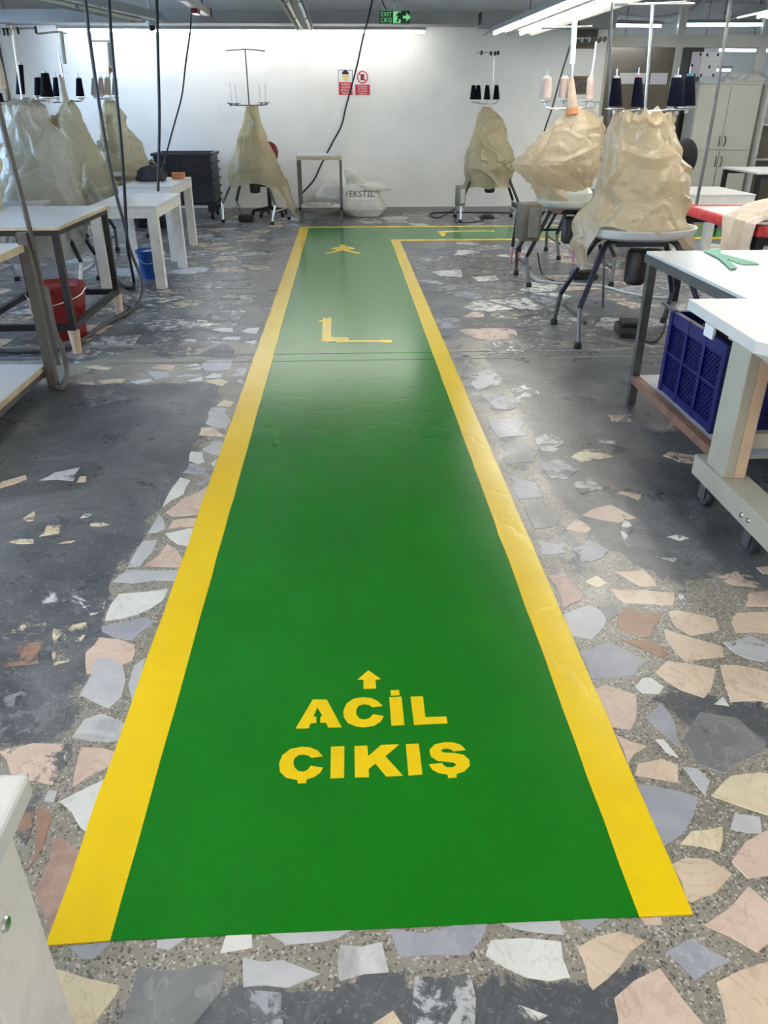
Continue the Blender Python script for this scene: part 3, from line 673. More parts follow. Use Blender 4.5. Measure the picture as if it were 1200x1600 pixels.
for P in cells(-4.7, 7.5, -1.0, 12.8, 0.33):
    cx = sum(p[0] for p in P) / len(P); cy = sum(p[1] for p in P) / len(P)
    if any(inpoly(p[0], p[1], traced_zone) for p in P) or any(in_path(p[0], p[1], 0.02) for p in P): continue
    if max(p[0] for p in P) - min(p[0] for p in P) < 0.06: continue
    pv = random.choice((0.42, 0.48, 0.54, 0.58, 0.60, 0.62, 0.64, 0.68)) if cy > 4 else (0.5 if paint_at(cx, cy) > 0.5 else random.uniform(0, .3))
    STONES.append((P, random.choice(keys), pv))
def stone_geo(P, h=0.0016):
    area = sum(P[i - 1][0] * P[i][1] - P[i][0] * P[i - 1][1] for i in range(len(P)))
    if area < 0: P = P[::-1]
    Q = []
    for i in range(len(P)):
        a, c = Vector(P[i]), Vector(P[(i + 1) % len(P)]); d = c - a; L = d.length
        Q.append(a)
        if L > 0.07:
            nrm = Vector((-d.y, d.x)) / L
            for t in ((0.5,) if L < 0.2 else (0.33, 0.67)): Q.append(a + d * t + nrm * random.uniform(-.018, .018) * min(1, L / 0.2))
    cx = sum((p for p in Q), Vector((0, 0))) / len(Q); n = len(Q)
    vs = [(p.x, p.y, -0.001) for p in Q] + [(*(p + (cx - p).normalized() * 0.002), h) for p in Q]
    fs = [[i, (i + 1) % n, n + (i + 1) % n, n + i] for i in range(n)] + [[n + i for i in range(n)]]
    return vs, fs
def stone_mesh(vs, fs, paints, m):
    me = bpy.data.meshes.new('stone'); me.from_pydata(vs, [], fs); me.materials.append(ST[m])
    a = me.attributes.new('paint', 'FLOAT', 'POINT'); a.data.foreach_set('value', paints)
    return me
def spix(P):
    cx = sum(p[0] for p in P) / len(P); cy = sum(p[1] for p in P) / len(P); return cy + 0.8 * max(0, abs(cx) - 0.5 * cy - 0.3)
order = sorted(range(len(STONES)), key=lambda i: spix(STONES[i][0]))
rest = {}
for r, i in enumerate(order):
    P, key, pv = STONES[i]; vs, fs = stone_geo(P, random.uniform(0.0010, 0.0021))
    if r < 296:
        o = bpy.data.objects.new('stone', stone_mesh(vs, fs, [pv] * len(vs), key)); COL.objects.link(o); o.parent = floor
    else:
        R = rest.setdefault(key, ([], [], [])); k = len(R[0]); R[0].extend(vs); R[1].extend([[a + k for a in f] for f in fs]); R[2].extend([pv] * len(vs))
allv, allf, allp, allm = [], [], [], []; kk = list(rest)
for mi, key in enumerate(kk):
    R = rest[key]; k = len(allv); allv += R[0]; allf += [[a + k for a in f] for f in R[1]]; allp += R[2]; allm += [mi] * len(R[1])
me = bpy.data.meshes.new('far_stones'); me.from_pydata(allv, [], allf)
for key in kk: me.materials.append(ST[key])
me.polygons.foreach_set('material_index', allm)
a = me.attributes.new('paint', 'FLOAT', 'POINT'); a.data.foreach_set('value', allp)
o = bpy.data.objects.new('far_stones', me); COL.objects.link(o); o.parent = floor; o['kind'] = 'stuff'

# ------------------------------------------------------------------ painted walkway
ZP = 0.0026
walk = thing('painted_walkway', 'glossy green painted escape walkway with yellow borders across the floor', 'floor marking', (0, YN0, 0))
def rough_edge(pts, amp):  # slightly hand-painted edge
    out = []
    for i in range(len(pts)):
        a, c = Vector(pts[i]), Vector(pts[(i + 1) % len(pts)]); L = (c - a).length; n = max(1, int(L / 0.12)); d = (c - a) / max(L, 1e-6); nr = Vector((-d.y, d.x))
        for k in range(n):
            p = a + d * (L * k / n)
            if k: p = p + nr * noise.noise(Vector((p.x * 6, p.y * 6, amp * 50))) * amp
            out.append(p)
    return out
def slab(name, m, pts, z0, z1, parent, amp=0.004, world=True):
    P = rough_edge(pts, amp) if amp else [Vector(p) for p in pts]
    b = MB(); b.prism([Vector((p.x, p.y, z0)) for p in P], (0, 0, z1 - z0)); return b.build(name, m, parent, world=world)
YE = 4.98
slab('green_field', 'green', [(XI0, YN0), (XI1, YN0), (XI1, 9.98), (YE, 9.98), (YE, 11.08), (XI0, 11.08)], 0, ZP, walk, 0.0)
slab('yellow_border', 'yellow', [(XG0 - 0.004, YN0 - 0.004), (XI0, YN0), (XI0, 11.08), (XG0, 11.2)], 0, ZP + 0.0006, walk)
slab('yellow_border', 'yellow', [(XI1, YN0), (XG1 + 0.004, YN0), (XG1, 9.86), (XI1, 9.98)], 0, ZP + 0.0006, walk)
slab('yellow_border', 'yellow', [(XG0, 11.2), (XI0, 11.08), (YE, 11.08), (YE, 11.2)], 0, ZP + 0.0006, walk)
slab('yellow_border', 'yellow', [(XG1, 9.86), (YE, 9.86), (YE, 9.98), (XI1, 9.98)], 0, ZP + 0.0006, walk)
for yy in (4.86, 5.02): slab('joint_ridge', 'green', [(XI0, yy), (XI1, yy), (XI1, yy + 0.012), (XI0, yy + 0.012)], ZP - 0.0004, ZP + 0.0016, walk, 0.002)
for i, (xa, xb) in enumerate(((-2.6, XG0 - 0.01), (XG1 + 0.01, 2.9))):
    jb = MB()
    for yy in (4.86, 5.02): jb.rng(xa, xb, yy, yy + 0.012, -0.001, 0.0025)
    struct('trim_%d' % (12 + i), jb, 'joint', label='pale expansion joint strip let into the floor')
def mark(name, ox, oy, sc, pts):
    P = [G(ox + x / sc, oy + y / sc) for x, y in pts]
    b = MB(); b.prism([Vector((p.x, p.y, ZP - 0.0005)) for p in P], (0, 0, 0.0013)); return b.build(name, 'yellow', walk, world=True)
for nm, pts in [
 ('arrow', [(549,66),(619,114),(588,118),(592,166),(522,168),(522,118),(489,117)]),
 ('letter', [(148,387),(243,227),(320,227),(402,380),(328,382),(316,354),(285,355),(285,322),(297,320),(268,270),(246,322),(262,322),(262,356),(232,358),(220,386)]),
 ('letter', [(628,262),(600,235),(565,219),(520,215),(470,222),(430,248),(411,290),(414,325),(436,356),(480,375),(525,380),(580,372),(618,348),(634,318),(575,308),(558,328),(530,338),(500,332),(483,310),(481,285),(495,262),(525,252),(552,256),(572,270)]),
 ('letter_dot', [(671,177),(718,174),(721,203),(674,206)]),
 ('letter', [(664,215),(732,211),(748,367),(676,371)]),
 ('letter', [(781,212),(850,209),(863,325),(978,321),(985,358),(801,367)]),
 ('letter', [(298,540),(270,508),(225,490),(180,488),(120,500),(75,535),(57,580),(62,625),(95,658),(158,671),(160,690),(207,688),(208,668),(250,655),(285,630),(299,603),(232,593),(215,615),(190,626),(160,620),(142,600),(135,575),(143,550),(165,533),(195,530),(220,536),(236,549)]),
 ('letter', [(343,488),(417,484),(416,659),(340,662)]),
 ('letter', [(472,484),(543,481),(548,540),(620,478),(720,474),(643,540),(740,647),(648,652),(588,580),(551,610),(552,655),(475,657)]),
 ('letter', [(755,474),(827,470),(847,640),(770,647)]),
 ('letter', [(1085,505),(1060,478),(1020,464),(970,462),(915,475),(886,505),(893,540),(930,565),(985,572),(1020,575),(1035,588),(1015,601),(985,602),(963,590),(956,577),(884,585),(900,612),(935,632),(985,640),(988,660),(1035,658),(1037,637),(1080,622),(1108,592),(1105,560),(1075,532),(1020,522),(965,520),(948,510),(960,500),(985,497),(1005,502),(1018,513)]),
]: mark(nm, 420, 1030, 3.529, pts)
tag(mark('long_arm_mark', 470, 470, 7.06, [(200,218),(240,215),(240,200),(260,190),(285,205),(310,190),(338,195),(333,395),(345,402),(525,412),(530,440),(860,440),(900,435),(1005,437),(1005,465),(900,465),(860,460),(470,460),(390,462),(380,448),(270,455),(220,440),(238,420),(240,240),(200,240)]), 'yellow long L-shaped stencil mark')
tag(mark('running_figure_mark', 440, 340, 3.158, [(285,135),(310,135),(318,142),(350,148),(360,158),(340,158),(332,155),(345,165),(398,176),(370,180),(325,168),(300,163),(270,170),(235,180),(210,178),(245,170),(275,158),(240,156),(262,148),(288,146)]), 'yellow running figure stencil')
mark('arrow_mark', 440, 340, 3.158, [(768,70),(800,66),(830,66),(1050,64),(1050,69),(835,72),(805,78),(812,90),(790,95),(780,80)])

# ------------------------------------------------------------------ lights
def tube_light(label, x, y0, y1, z, wid, lit, group=None, rz=0.0, tubem='tubeon', drop=0.9):
    t = thing('tube_light', label, 'ceiling light', (x, (y0 + y1) / 2, z), rz, group)
    L = y1 - y0; n = max(1, round(L / 1.3)); s = L / n
    b = MB(); h = 0.09
    sec = [(-wid / 2, 0.0), (-wid / 2 + 0.012, 0.0), (-wid * 0.32, 0.055), (-0.045, 0.055), (-0.03, 0.03), (0.03, 0.03), (0.045, 0.055), (wid * 0.32, 0.055), (wid / 2 - 0.012, 0.0), (wid / 2, 0.0), (wid * 0.3, h), (-wid * 0.3, h)]
    b.prism([Vector((a, -L / 2, c)) for a, c in sec], (0, L, 0)); b.build('housing', 'fixture', t)
    for sx in (-1, 1):
        for k in range(n):
            MB().tube([(sx * wid * 0.26, -L / 2 + s * k + 0.03, 0.028), (sx * wid * 0.26, -L / 2 + s * (k + 1) - 0.03, 0.028)], 0.019, 10).build('tube', tubem if lit else 'tubeoff', t, smooth=True)
            for e in (0.015, s - 0.015): MB().box((sx * wid * 0.26, -L / 2 + s * k + e, 0.03), (0.03, 0.03, 0.05)).build('socket', 'fixture', t)
    for yy in (-L * 0.35, L * 0.35): MB().tube([(0, yy, h), (0, yy, ZC - z)], 0.004, 6).build('hanging_wire', 'cabledark', t)
    return t
tube_light('lit double tube light hanging over the bagged machines beside the glass partition', 2.06, 3.7, 10.45, 2.19, 0.60, True, rz=math.radians(2.0), tubem='tubesoft')
tube_light('unlit narrow double tube light hanging above the walkway', -0.385, 6.2, 10.1, 2.2, 0.20, False)
tube_light('unlit broad tube light trough hanging over the white tables', -2.55, 4.4, 9.6, 2.23, 0.42, False, rz=math.radians(-13))
tube_light('lit tube light hanging over the far bays by the cabinet', 5.2, 4.0, 11.4, 2.45, 0.5, True)
tube_light('lit tube light hanging behind the viewer over the aisle', -0.2, -2.8, 0.2, 2.75, 0.6, True)
tube_light('added unseen tube light behind the viewer brightening the crate side', 2.6, -2.8, 0.6, 2.75, 0.6, True)  # extra lamp added out of view to lift the near right and table fronts
tube_light('lit tube light hanging behind the viewer over the tables', -3.0, -2.6, 2.4, 2.6, 0.5, True)
# strip along the back wall
t = thing('strip_light', 'long lit tube strip under the soffit beam along the white wall', 'wall light', (-1.33, 12.43, 2.36))
b = MB(); b.rng(-2.5, 2.5, -0.05, 0.06, 0.03, 0.07); b.build('housing', 'fixture', t)
for k in range(4):
    MB().tube([(-2.48 + 1.25 * k, 0, 0.013), (-2.48 + 1.25 * k + 1.21, 0, 0.013)], 0.016, 10).build('tube', 'tubestrip', t, smooth=True)
# tubes in the room beyond the glass
for i, (x, y, z) in enumerate(((4.6, 14.4, 2.62), (6.1, 14.2, 2.62), (7.3, 15.6, 2.35), (5.3, 16.6, 2.2), (7.0, 17.0, 2.1))):
    t = thing('tube_light', 'cold white tube light in the room behind the glass partition', 'ceiling light', (x, y, z), math.radians((8, -6, 4, 2, 0)[i]), 'tube lights in the back room')
    MB().rng(-0.62, 0.62, -0.05, 0.05, 0.02, 0.07).build('housing', 'fixture', t)
    MB().tube([(-0.6, 0, 0), (0.6, 0, 0)], 0.02, 8).build('tube', 'tubecold', t, smooth=True)
    MB().tube([(0, 0, 0.07), (0, 0, ZC - z)], 0.006, 6).build('hanging_wire', 'cabledark', t)
# ducts in the back room
for i, pts in enumerate(([(4.2, 15.2, 3.3), (4.4, 15.2, 2.9), (5.2, 15.2, 2.75), (6.0, 15.2, 2.9), (6.1, 15.2, 3.3)], [(6.2, 14.8, 3.3), (6.5, 14.8, 2.75), (7.0, 14.8, 2.8), (7.2, 14.8, 3.3)])):
    solo('air_duct', MB().tube(smooth_pts(pts), 0.07, 10), 'galv', ('grey bent duct under the back room ceiling', 'short grey elbow duct behind the glass')[i], 'duct', smooth=True)

# ------------------------------------------------------------------ ceiling things
t = thing('busway', 'grey cable busway with red end caps hanging from the ceiling', 'busway', tuple(AY(307, 13, 11.6)))
p0 = AY(284, -6, 10.9) - t.location; p1 = AY(324, 20, 12.3) - t.location
MB().tube([p0, p1], 0.045, sq=True).build('rail', 'galv', t)
MB().tube([p0 + (p1 - p0) * 0.98, p1 + (p1 - p0) * 0.04], 0.052, sq=True).build('end_cap', 'redplastic', t)
MB().tube([p0 + (p1 - p0) * 0.42 - Vector((0, 0, 0.06)), p0 + (p1 - p0) * 0.55 - Vector((0, 0, 0.06))], 0.04, sq=True).build('plug_box', 'redplastic', t)
for f in (0.1, 0.8):
    q = p0 + (p1 - p0) * f; MB().tube([q, (q.x, q.y, ZC - t.location.z)], 0.008, 6).build('hanger', 'cabledark', t)
q = AY(237, 40, 11.9)
t = thing('dome_camera', 'small pale dome camera on a pipe below the ceiling', 'camera', tuple(q))
MB().lathe([(0.0, -0.06), (0.03, -0.055), (0.05, -0.03), (0.055, 0.0)], n=16).build('dome', 'blackplastic', t, smooth=True)
MB().lathe([(0.06, 0.0), (0.07, 0.01), (0.07, 0.05), (0.03, 0.07)], n=16).build('housing', 'fixture', t, smooth=True)
MB().tube([(0, 0, 0.05), (-0.02, 0, ZC - q.z)], 0.02, 8).build('pipe', 'galv', t, smooth=True)
# exit sign
q0, q1 = AY(593, 16, 11.6), AY(640, 38, 11.6)
ex = thing('exit_sign', 'green illuminated exit sign with running figure and arrow hanging from ceiling', 'sign', ((q0.x + q1.x) / 2, 11.6, q1.z))
w, h = q1.x - q0.x, q0.z - q1.z
MB().rng(-w / 2, w / 2, -0.02, 0.02, 0, h, 0.004).build('panel', 'exitgreen', ex)
for z0 in (0.0, h): MB().rng(-w / 2, w / 2, -0.024, 0.024, z0 - 0.006, z0 + 0.006).build('rim', 'galv', ex)
for txt, zz in (('EXIT', h * 0.56), ('ÇIKIŞ', h * 0.14)):
    upright(text_mb(txt, h * 0.44, width=w * 0.36), (-w * 0.28, -0.022, zz)).build('lettering', 'exitlit', ex)
b = MB(); b.rng(-0.02, w * 0.2, -0.0225, -0.02, h * 0.08, h * 0.92); b.build('door_symbol', 'exitlit', ex)
MB().prism([Vector((x, -0.0235, z)) for x, z in ((0.02, h * .15), (0.045, h * .15), (0.06, h * .4), (0.085, h * .3), (0.1, h * .35), (0.075, h * .55), (0.09, h * .62), (0.07, h * .85), (0.045, h * .85), (0.015, h * .6), (0.03, h * .55), (0.045, h * .62))], (0, 0.002, 0)).build('running_figure', 'exitgreen', ex)
MB().prism([Vector((w * .27 + x, -0.0225, h * .5 + z)) for x, z in ((0, 0.015), (0.05, 0.015), (0.035, 0.055), (0.1, 0), (0.035, -0.055), (0.05, -0.015), (0, -0.015))], (0, 0.002, 0)).build('arrow', 'exitlit', ex)
MB().tube(smooth_pts([(-0.1, 0, h), (-0.16, 0, h + 0.12), (-0.08, 0, h + 0.3), (-0.1, 0, ZC - q1.z)]), 0.009, 6).build('wire', 'cabledark', ex)
MB().tube(smooth_pts([(0.03, 0, h), (0.0, 0, h + 0.15), (0.06, 0, h + 0.3), (0.05, 0, ZC - q1.z)]), 0.012, 6).build('wire', 'cabledark', ex)
MB().rng(0.0, 0.09, -0.03, 0.03, h, h + 0.11, 0.01).build('junction_box', 'galv', ex)

# ------------------------------------------------------------------ posters and pictures on the walls
def poster(label, x0, y0, x1, y1, kind):
    a, c = AY(x0, y0, YB), AY(x1, y1, YB); w, h = c.x - a.x, a.z - c.z
    t = thing('safety_poster', label, 'poster', ((a.x + c.x) / 2, YB, c.z))
    MB().rng(-w / 2, w / 2, -0.006, -0.001, 0, h).build('sheet', 'paper', t)
    hr = h * (0.52 if kind == 'mask' else 0.42)
    MB().rng(-w / 2 + 0.006, w / 2 - 0.006, -0.008, -0.005, 0.006, hr).build('red_panel', 'redprint', t)
    lines = ['MASKESİZ', 'ÇALIŞMAK', 'KESİNLİKLE', 'YASAKTIR'] if kind == 'mask' else ['BU ALANDA', 'CEP TELEFONU', 'KULLANMAK', 'YASAKTIR']
    for i, s in enumerate(lines):
        upright(text_mb(s, hr * 0.24, 0.0004, w * (0.6, 0.62, 0.66, 0.55)[i]), (0, -0.0085, hr * (0.76 - 0.23 * i))).build('lettering', 'paper', t)
    cz = (h + hr) / 2
    if kind == 'mask':
        for r in ((-w / 2, -w / 2 + .008, hr, h), (w / 2 - .008, w / 2, hr, h), (-w / 2, w / 2, h - .008, h)): MB().rng(r[0], r[1], -0.008, -0.005, r[2], r[3]).build('frame_line', 'blueprint', t)
        def disc(nm, m, cx, cz2, rx, rz, y, a0=0, a1=360):
            MB().prism([Vector((cx + rx * math.cos(math.radians(a)), y, cz2 + rz * math.sin(math.radians(a)))) for a in [a0 + (a1 - a0) * i / 16 for i in range(16 if a1 - a0 == 360 else 17)]], (0, 0.002, 0)).build(nm, m, t)
        disc('face', 'skinprint', 0, cz, 0.045, 0.06, -0.008); disc('hair', 'ink', 0, cz + 0.022, 0.05, 0.05, -0.009, 0, 180)
        disc('mask', 'maskprint', 0, cz - 0.032, 0.034, 0.03, -0.009)
    else:
        R, r = w * 0.36, w * 0.29
        b = MB(); n = 24
        for i in range(n):
            a0, a1 = 2 * math.pi * i / n, 2 * math.pi * (i + 1) / n
            b.prism([Vector((q * math.cos(a), -0.008, cz + q * math.sin(a))) for q, a in ((r, a0), (R, a0), (R, a1), (r, a1))], (0, 0.002, 0))
        b.build('prohibition_ring', 'redprint', t)
        MB().box((0, -0.007, cz), (w * 0.24, 0.002, w * 0.34)).build('phone_symbol', 'ink', t)
        b = MB(); b.prism([Vector((sx * 0.5 * r * 1.41 + d, -0.0095, cz - sx * 0.5 * r * 1.41 + d)) for sx, d in ((-1, -.006), (-1, .006), (1, .006), (1, -.006))], (0, 0.002, 0)); b.build('prohibition_bar', 'redprint', t)
poster('red and white safety poster with a masked face', 528, 109, 551.5, 149, 'mask')
poster('red and white poster with a crossed-out phone symbol', 554, 109, 578.5, 149, 'phone')
def picture(label, x0, y0, x1, y1):
    Y = YB - 0.06; a, c = AY(x0, y0, Y), AY(x1, y1, Y); w, h = c.x - a.x, a.z - c.z
    t = thing('framed_picture', label, 'picture', ((a.x + c.x) / 2, Y, c.z))
    for r in ((-w / 2, -w / 2 + .04, 0, h), (w / 2 - .04, w / 2, 0, h), (-w / 2, w / 2, h - .04, h), (-w / 2, w / 2, 0, .04)): MB().rng(r[0], r[1], -0.03, -0.001, r[2], r[3], 0.004).build('frame', 'gold', t)
    MB().rng(-w / 2 + .03, w / 2 - .03, -0.012, -0.002, .03, h - .03).build('print', 'picture', t)
picture('tall dark framed picture high on the white pier', 902, 30, 931, 76)
picture('dark square framed picture lower on the white pier', 893, 119, 919, 147)
for lab, x0, y0, x1, y1, m in (('wide white notice sheet on the glossy brown board', 969, 114, 1007, 131, 'paper'), ('lilac notice sheet on the glossy brown board', 1017, 114, 1041, 132, 'paperlilac')):
    a, c = AY(x0, y0, YP - 0.012), AY(x1, y1, YP - 0.012)
    solo('notice_sheet', MB().rng(a.x, c.x, YP - 0.0165, YP - 0.0125, c.z, a.z), m, lab, 'paper')
a, c = AY(1082, 81, YP - 0.01), AY(1118, 120, YP - 0.01)
t = thing('notice_board', 'white sheet with small black squares taped on the glass above the cabinet', 'paper', ((a.x + c.x) / 2, YP - 0.01, c.z)); w, h = c.x - a.x, a.z - c.z
MB().rng(-w / 2, -w * 0.16, -0.008, 0.002, 0, h).build('sheet', 'paperlilac', t); MB().rng(-w * 0.15, w / 2, -0.008, 0.002, 0, h).build('sheet', 'paper', t)
for fx, fz in ((-.44, .45), (-.2, .9), (.05, .88), (.44, .88), (.2, .4), (-.3, .06), (-.06, .06), (.4, .06)): MB().box((fx * w, -0.01, fz * h), (0.028, 0.004, 0.04)).build('black_square', 'ink', t)

# ------------------------------------------------------------------ tables
def leg_box(b, x, y, z0, z1, s): return b.rng(x - s / 2, x + s / 2, y - s / 2, y + s / 2, z0, z1)
def white_table(label, x0, x1, y0, y1, z, s=0.085):
    t = thing('white_table', label, 'table', ((x0 + x1) / 2, (y0 + y1) / 2, 0)); w, d = (x1 - x0) / 2, (y1 - y0) / 2
    MB().rng(-w, w, -d, d, z - 0.02, z, 0.003).build('tabletop', 'white', t)
    for r in ((-w + .004, w - .004, -d + .004, -d + .03), (-w + .004, w - .004, d - .03, d - .004), (-w + .004, -w + .03, -d + .03, d - .03), (w - .03, w - .004, -d + .03, d - .03)):
        MB().rng(*r, z - 0.10, z - 0.02).build('apron', 'whitewood', t)
    for sx in (-1, 1):
        for sy in (-1, 1): leg_box(MB(), sx * (w - s / 2 - .008), sy * (d - s / 2 - .008), 0, z - 0.0205, s).build('leg', 'whitewood', t)
    return t
white_table('white painted wooden table with bare top standing beside the blue bucket', -2.21, -1.62, 7.16, 8.28, 0.70)
white_table('white painted wooden table with grey cloth lying on it', -2.30, -1.76, 8.55, 9.75, 0.74)
white_table('white painted wooden table half hidden behind the red-edged table', 3.30, 4.02, 7.9, 8.75, 0.70)
# grey cloth and orange block on the rear white table
def blob(name, m, label, cat, c, r, seed, amp=0.25, parent=None, flat=0.35, sub=3, group=None):
    bm = bmesh.new(); bmesh.ops.create_icosphere(bm, subdivisions=sub, radius=1.0)
    for v in bm.verts:
        d = 1 + amp * noise.noise(v.co * 1.8 + Vector((seed, 0, 0))) + amp * 0.5 * noise.noise(v.co * 4.5 + Vector((0, seed, 0)))
        v.co = Vector((v.co.x * r[0] * d, v.co.y * r[1] * d, v.co.z * r[2] * d))
        if v.co.z < -r[2] * flat: v.co.z = -r[2] * flat
    zmin = min(v.co.z for v in bm.verts)
    me = bpy.data.meshes.new(name)
    for v in bm.verts: v.co.z -= zmin
    bm.to_mesh(me); bm.free(); me.materials.append(M[m])
    for p in me.polygons: p.use_smooth = True
    o = bpy.data.objects.new(name, me); COL.objects.link(o); o.location = c
    if parent: o.parent = parent
    else: tag(o, label, cat, group)
    return o
blob('folded_cloth', 'greycloth', 'dark grey cloth heap on the rear white table', 'cloth', (-2.13, 9.3, 0.742), (0.17, 0.18, 0.11), 3.1)
solo('wooden_block', MB().rng(-1.93, -1.80, 9.48, 9.6, 0.741, 0.80, 0.004), 'orange', 'small orange-brown block on the rear white table', 'block')

# black framed table with wooden feet
t = thing('black_frame_table', 'white-topped table on a black frame with pale tapered wooden feet', 'table', (-2.13, 5.67, 0)); w, d, z = 0.36, 0.58, 0.80
MB().rng(-w, w, -d, d, z - 0.018, z, 0.003).build('tabletop', 'white', t)
for r in ((-w, w, -d - .006, -d), (-w, w, d, d + .006), (w, w + .006, -d, d), (-w - .006, -w, -d, d)): MB().rng(*r, z - 0.02, z - 0.0005).build('edge_band', 'ply', t)
for sx in (-1, 1):
    for sy in (-1, 1):
        leg_box(MB(), sx * (w - .03), sy * (d - .03), 0.14, z - 0.018, 0.04).build('leg', 'blackmetal', t)
        MB().lathe([(0.026, 0), (0.038, 0.15), (0.038, 0.155)], (sx * (w - .03), sy * (d - .03), 0), 14).build('foot', 'palewood', t, smooth=True)
    MB().rng(sx * (w - .03) - .018, sx * (w - .03) + .018, -d + .03, d - .03, 0.155, 0.195).build('rail', 'blackmetal', t)
    MB().rng(sx * (w - .03) - .018, sx * (w - .03) + .018, -d + .03, d - .03, z - .055, z - .018).build('rail', 'blackmetal', t)
for sy in (-1, 1):
    MB().rng(-w + .03, w - .03, sy * (d - .03) - .018, sy * (d - .03) + .018, 0.155, 0.195).build('rail', 'blackmetal', t)
    MB().rng(-w + .03, w - .03, sy * (d - .03) - .018, sy * (d - .03) + .018, z - .055, z - .018).build('rail', 'blackmetal', t)

# work table with lower shelf at the left, taped post
t = thing('shelf_table', 'white work table with plywood edges, taped corner post and low shelf', 'table', (-2.35, 3.75, 0))
MB().rng(-0.6, 0.62, -0.85, 0.70, 0.765, 0.80, 0.003).build('tabletop', 'white', t)
MB().rng(0.62, 0.628, -0.85, 0.70, 0.765, 0.799).build('edge_band', 'ply', t); MB().rng(-0.6, 0.62, 0.70, 0.708, 0.765, 0.799).build('edge_band', 'ply', t)
MB().rng(-0.58, 0.585, -0.83, 0.70, 0.10, 0.128, 0.003).build('shelf', 'white', t); MB().rng(0.585, 0.593, -0.83, 0.70, 0.10, 0.127).build('edge_band', 'ply', t)
for sx, sy in ((-0.55, 0.66), (-0.55, -0.8), (0.55, -0.8)): leg_box(MB(), sx, sy, 0, 0.765, 0.045).build('leg', 'greymetal', t)
leg_box(MB(), 0.625, 0.665, 0, 0.86, 0.05).build('post', 'hose', t)
MB().rng(-0.55, 0.6, 0.645, 0.68, 0.06, 0.10).build('rail', 'greymetal', t)
MB().rng(0.55, 0.58, -0.8, 0.66, 0.06, 0.10).build('rail', 'greymetal', t)
# side table in the lower left corner of the aisle
t = thing('aisle_table', 'white topped cream wooden table end beside the near end of the walkway', 'table', (-0.86, 0.36, 0))
MB().rng(-0.5, 0.475, -0.55, 0.315, 0.725, 0.76, 0.006).build('tabletop', 'white', t)
MB().rng(0.36, 0.435, 0.16, 0.285, 0, 0.725, 0.003).build('leg', 'cream', t); MB().rng(0.436, 0.452, 0.165, 0.285, 0, 0.725, 0.002).build('edge_board', 'whitewood', t)
MB().rng(-0.44, -0.36, 0.16, 0.285, 0, 0.725).build('leg', 'cream', t); MB().rng(0.36, 0.435, -0.52, -0.4, 0, 0.725).build('leg', 'cream', t); MB().rng(-0.44, -0.36, -0.52, -0.4, 0, 0.725).build('leg', 'cream', t)
MB().rng(-0.36, 0.36, 0.2, 0.23, 0.62, 0.725).build('apron', 'cream', t)
for zz in (0.62, 0.35): MB().lathe([(0.0, 0.004), (0.008, 0.003), (0.010, 0)], (0.4525, 0.22, zz), 10, axis=(1, 0, 0)).build('screw', 'steel', t)

# metal table with shelf at the right
t = thing('metal_shelf_table', 'white-topped grey metal table with a low shelf holding blue crate', 'table', (2.2, 3.45, 0))
MB().rng(-0.66, 0.7, -0.58, 0.585, 0.785, 0.80, 0.002).build('tabletop', 'white', t)
for r in ((-0.665, -0.625, -0.58, 0.585), (0.665, 0.7, -0.58, 0.585), (-0.625, 0.665, 0.55, 0.585), (-0.625, 0.665, -0.58, -0.545)): MB().rng(*r, 0.745, 0.785).build('frame_rail', 'greymetal', t)
for sx in (-0.645, 0.68):
    for sy in (-0.56, 0.52): leg_box(MB(), sx, sy, 0, 0.745, 0.04).build('leg', 'greymetal', t)
for r in ((-0.665, -0.625, -0.56, 0.5), (0.66, 0.7, -0.56, 0.5)): MB().rng(*r, 0.125, 0.165).build('shelf_rail', 'redbrown', t)
MB().rng(-0.625, 0.66, -0.56, 0.53, 0.14, 0.16).build('shelf', 'white', t)
# mint papers on it
for lab, pts in (('mint green paper strip lying across the metal table', [(1125, 396), (1183, 411), (1186, 414), (1160, 414), (1122, 400)]), ('folded mint green paper slip on the metal table', [(1099, 392), (1127, 388), (1126, 397), (1152, 419), (1142, 421), (1123, 404)])):
    z = 0.8012 if 'strip' in lab else 0.8045
    b = MB(); b.prism([G(x, y, z) for x, y in pts], (0, 0, 0.0025)); solo('paper_slip', b, 'mint', lab, 'paper')

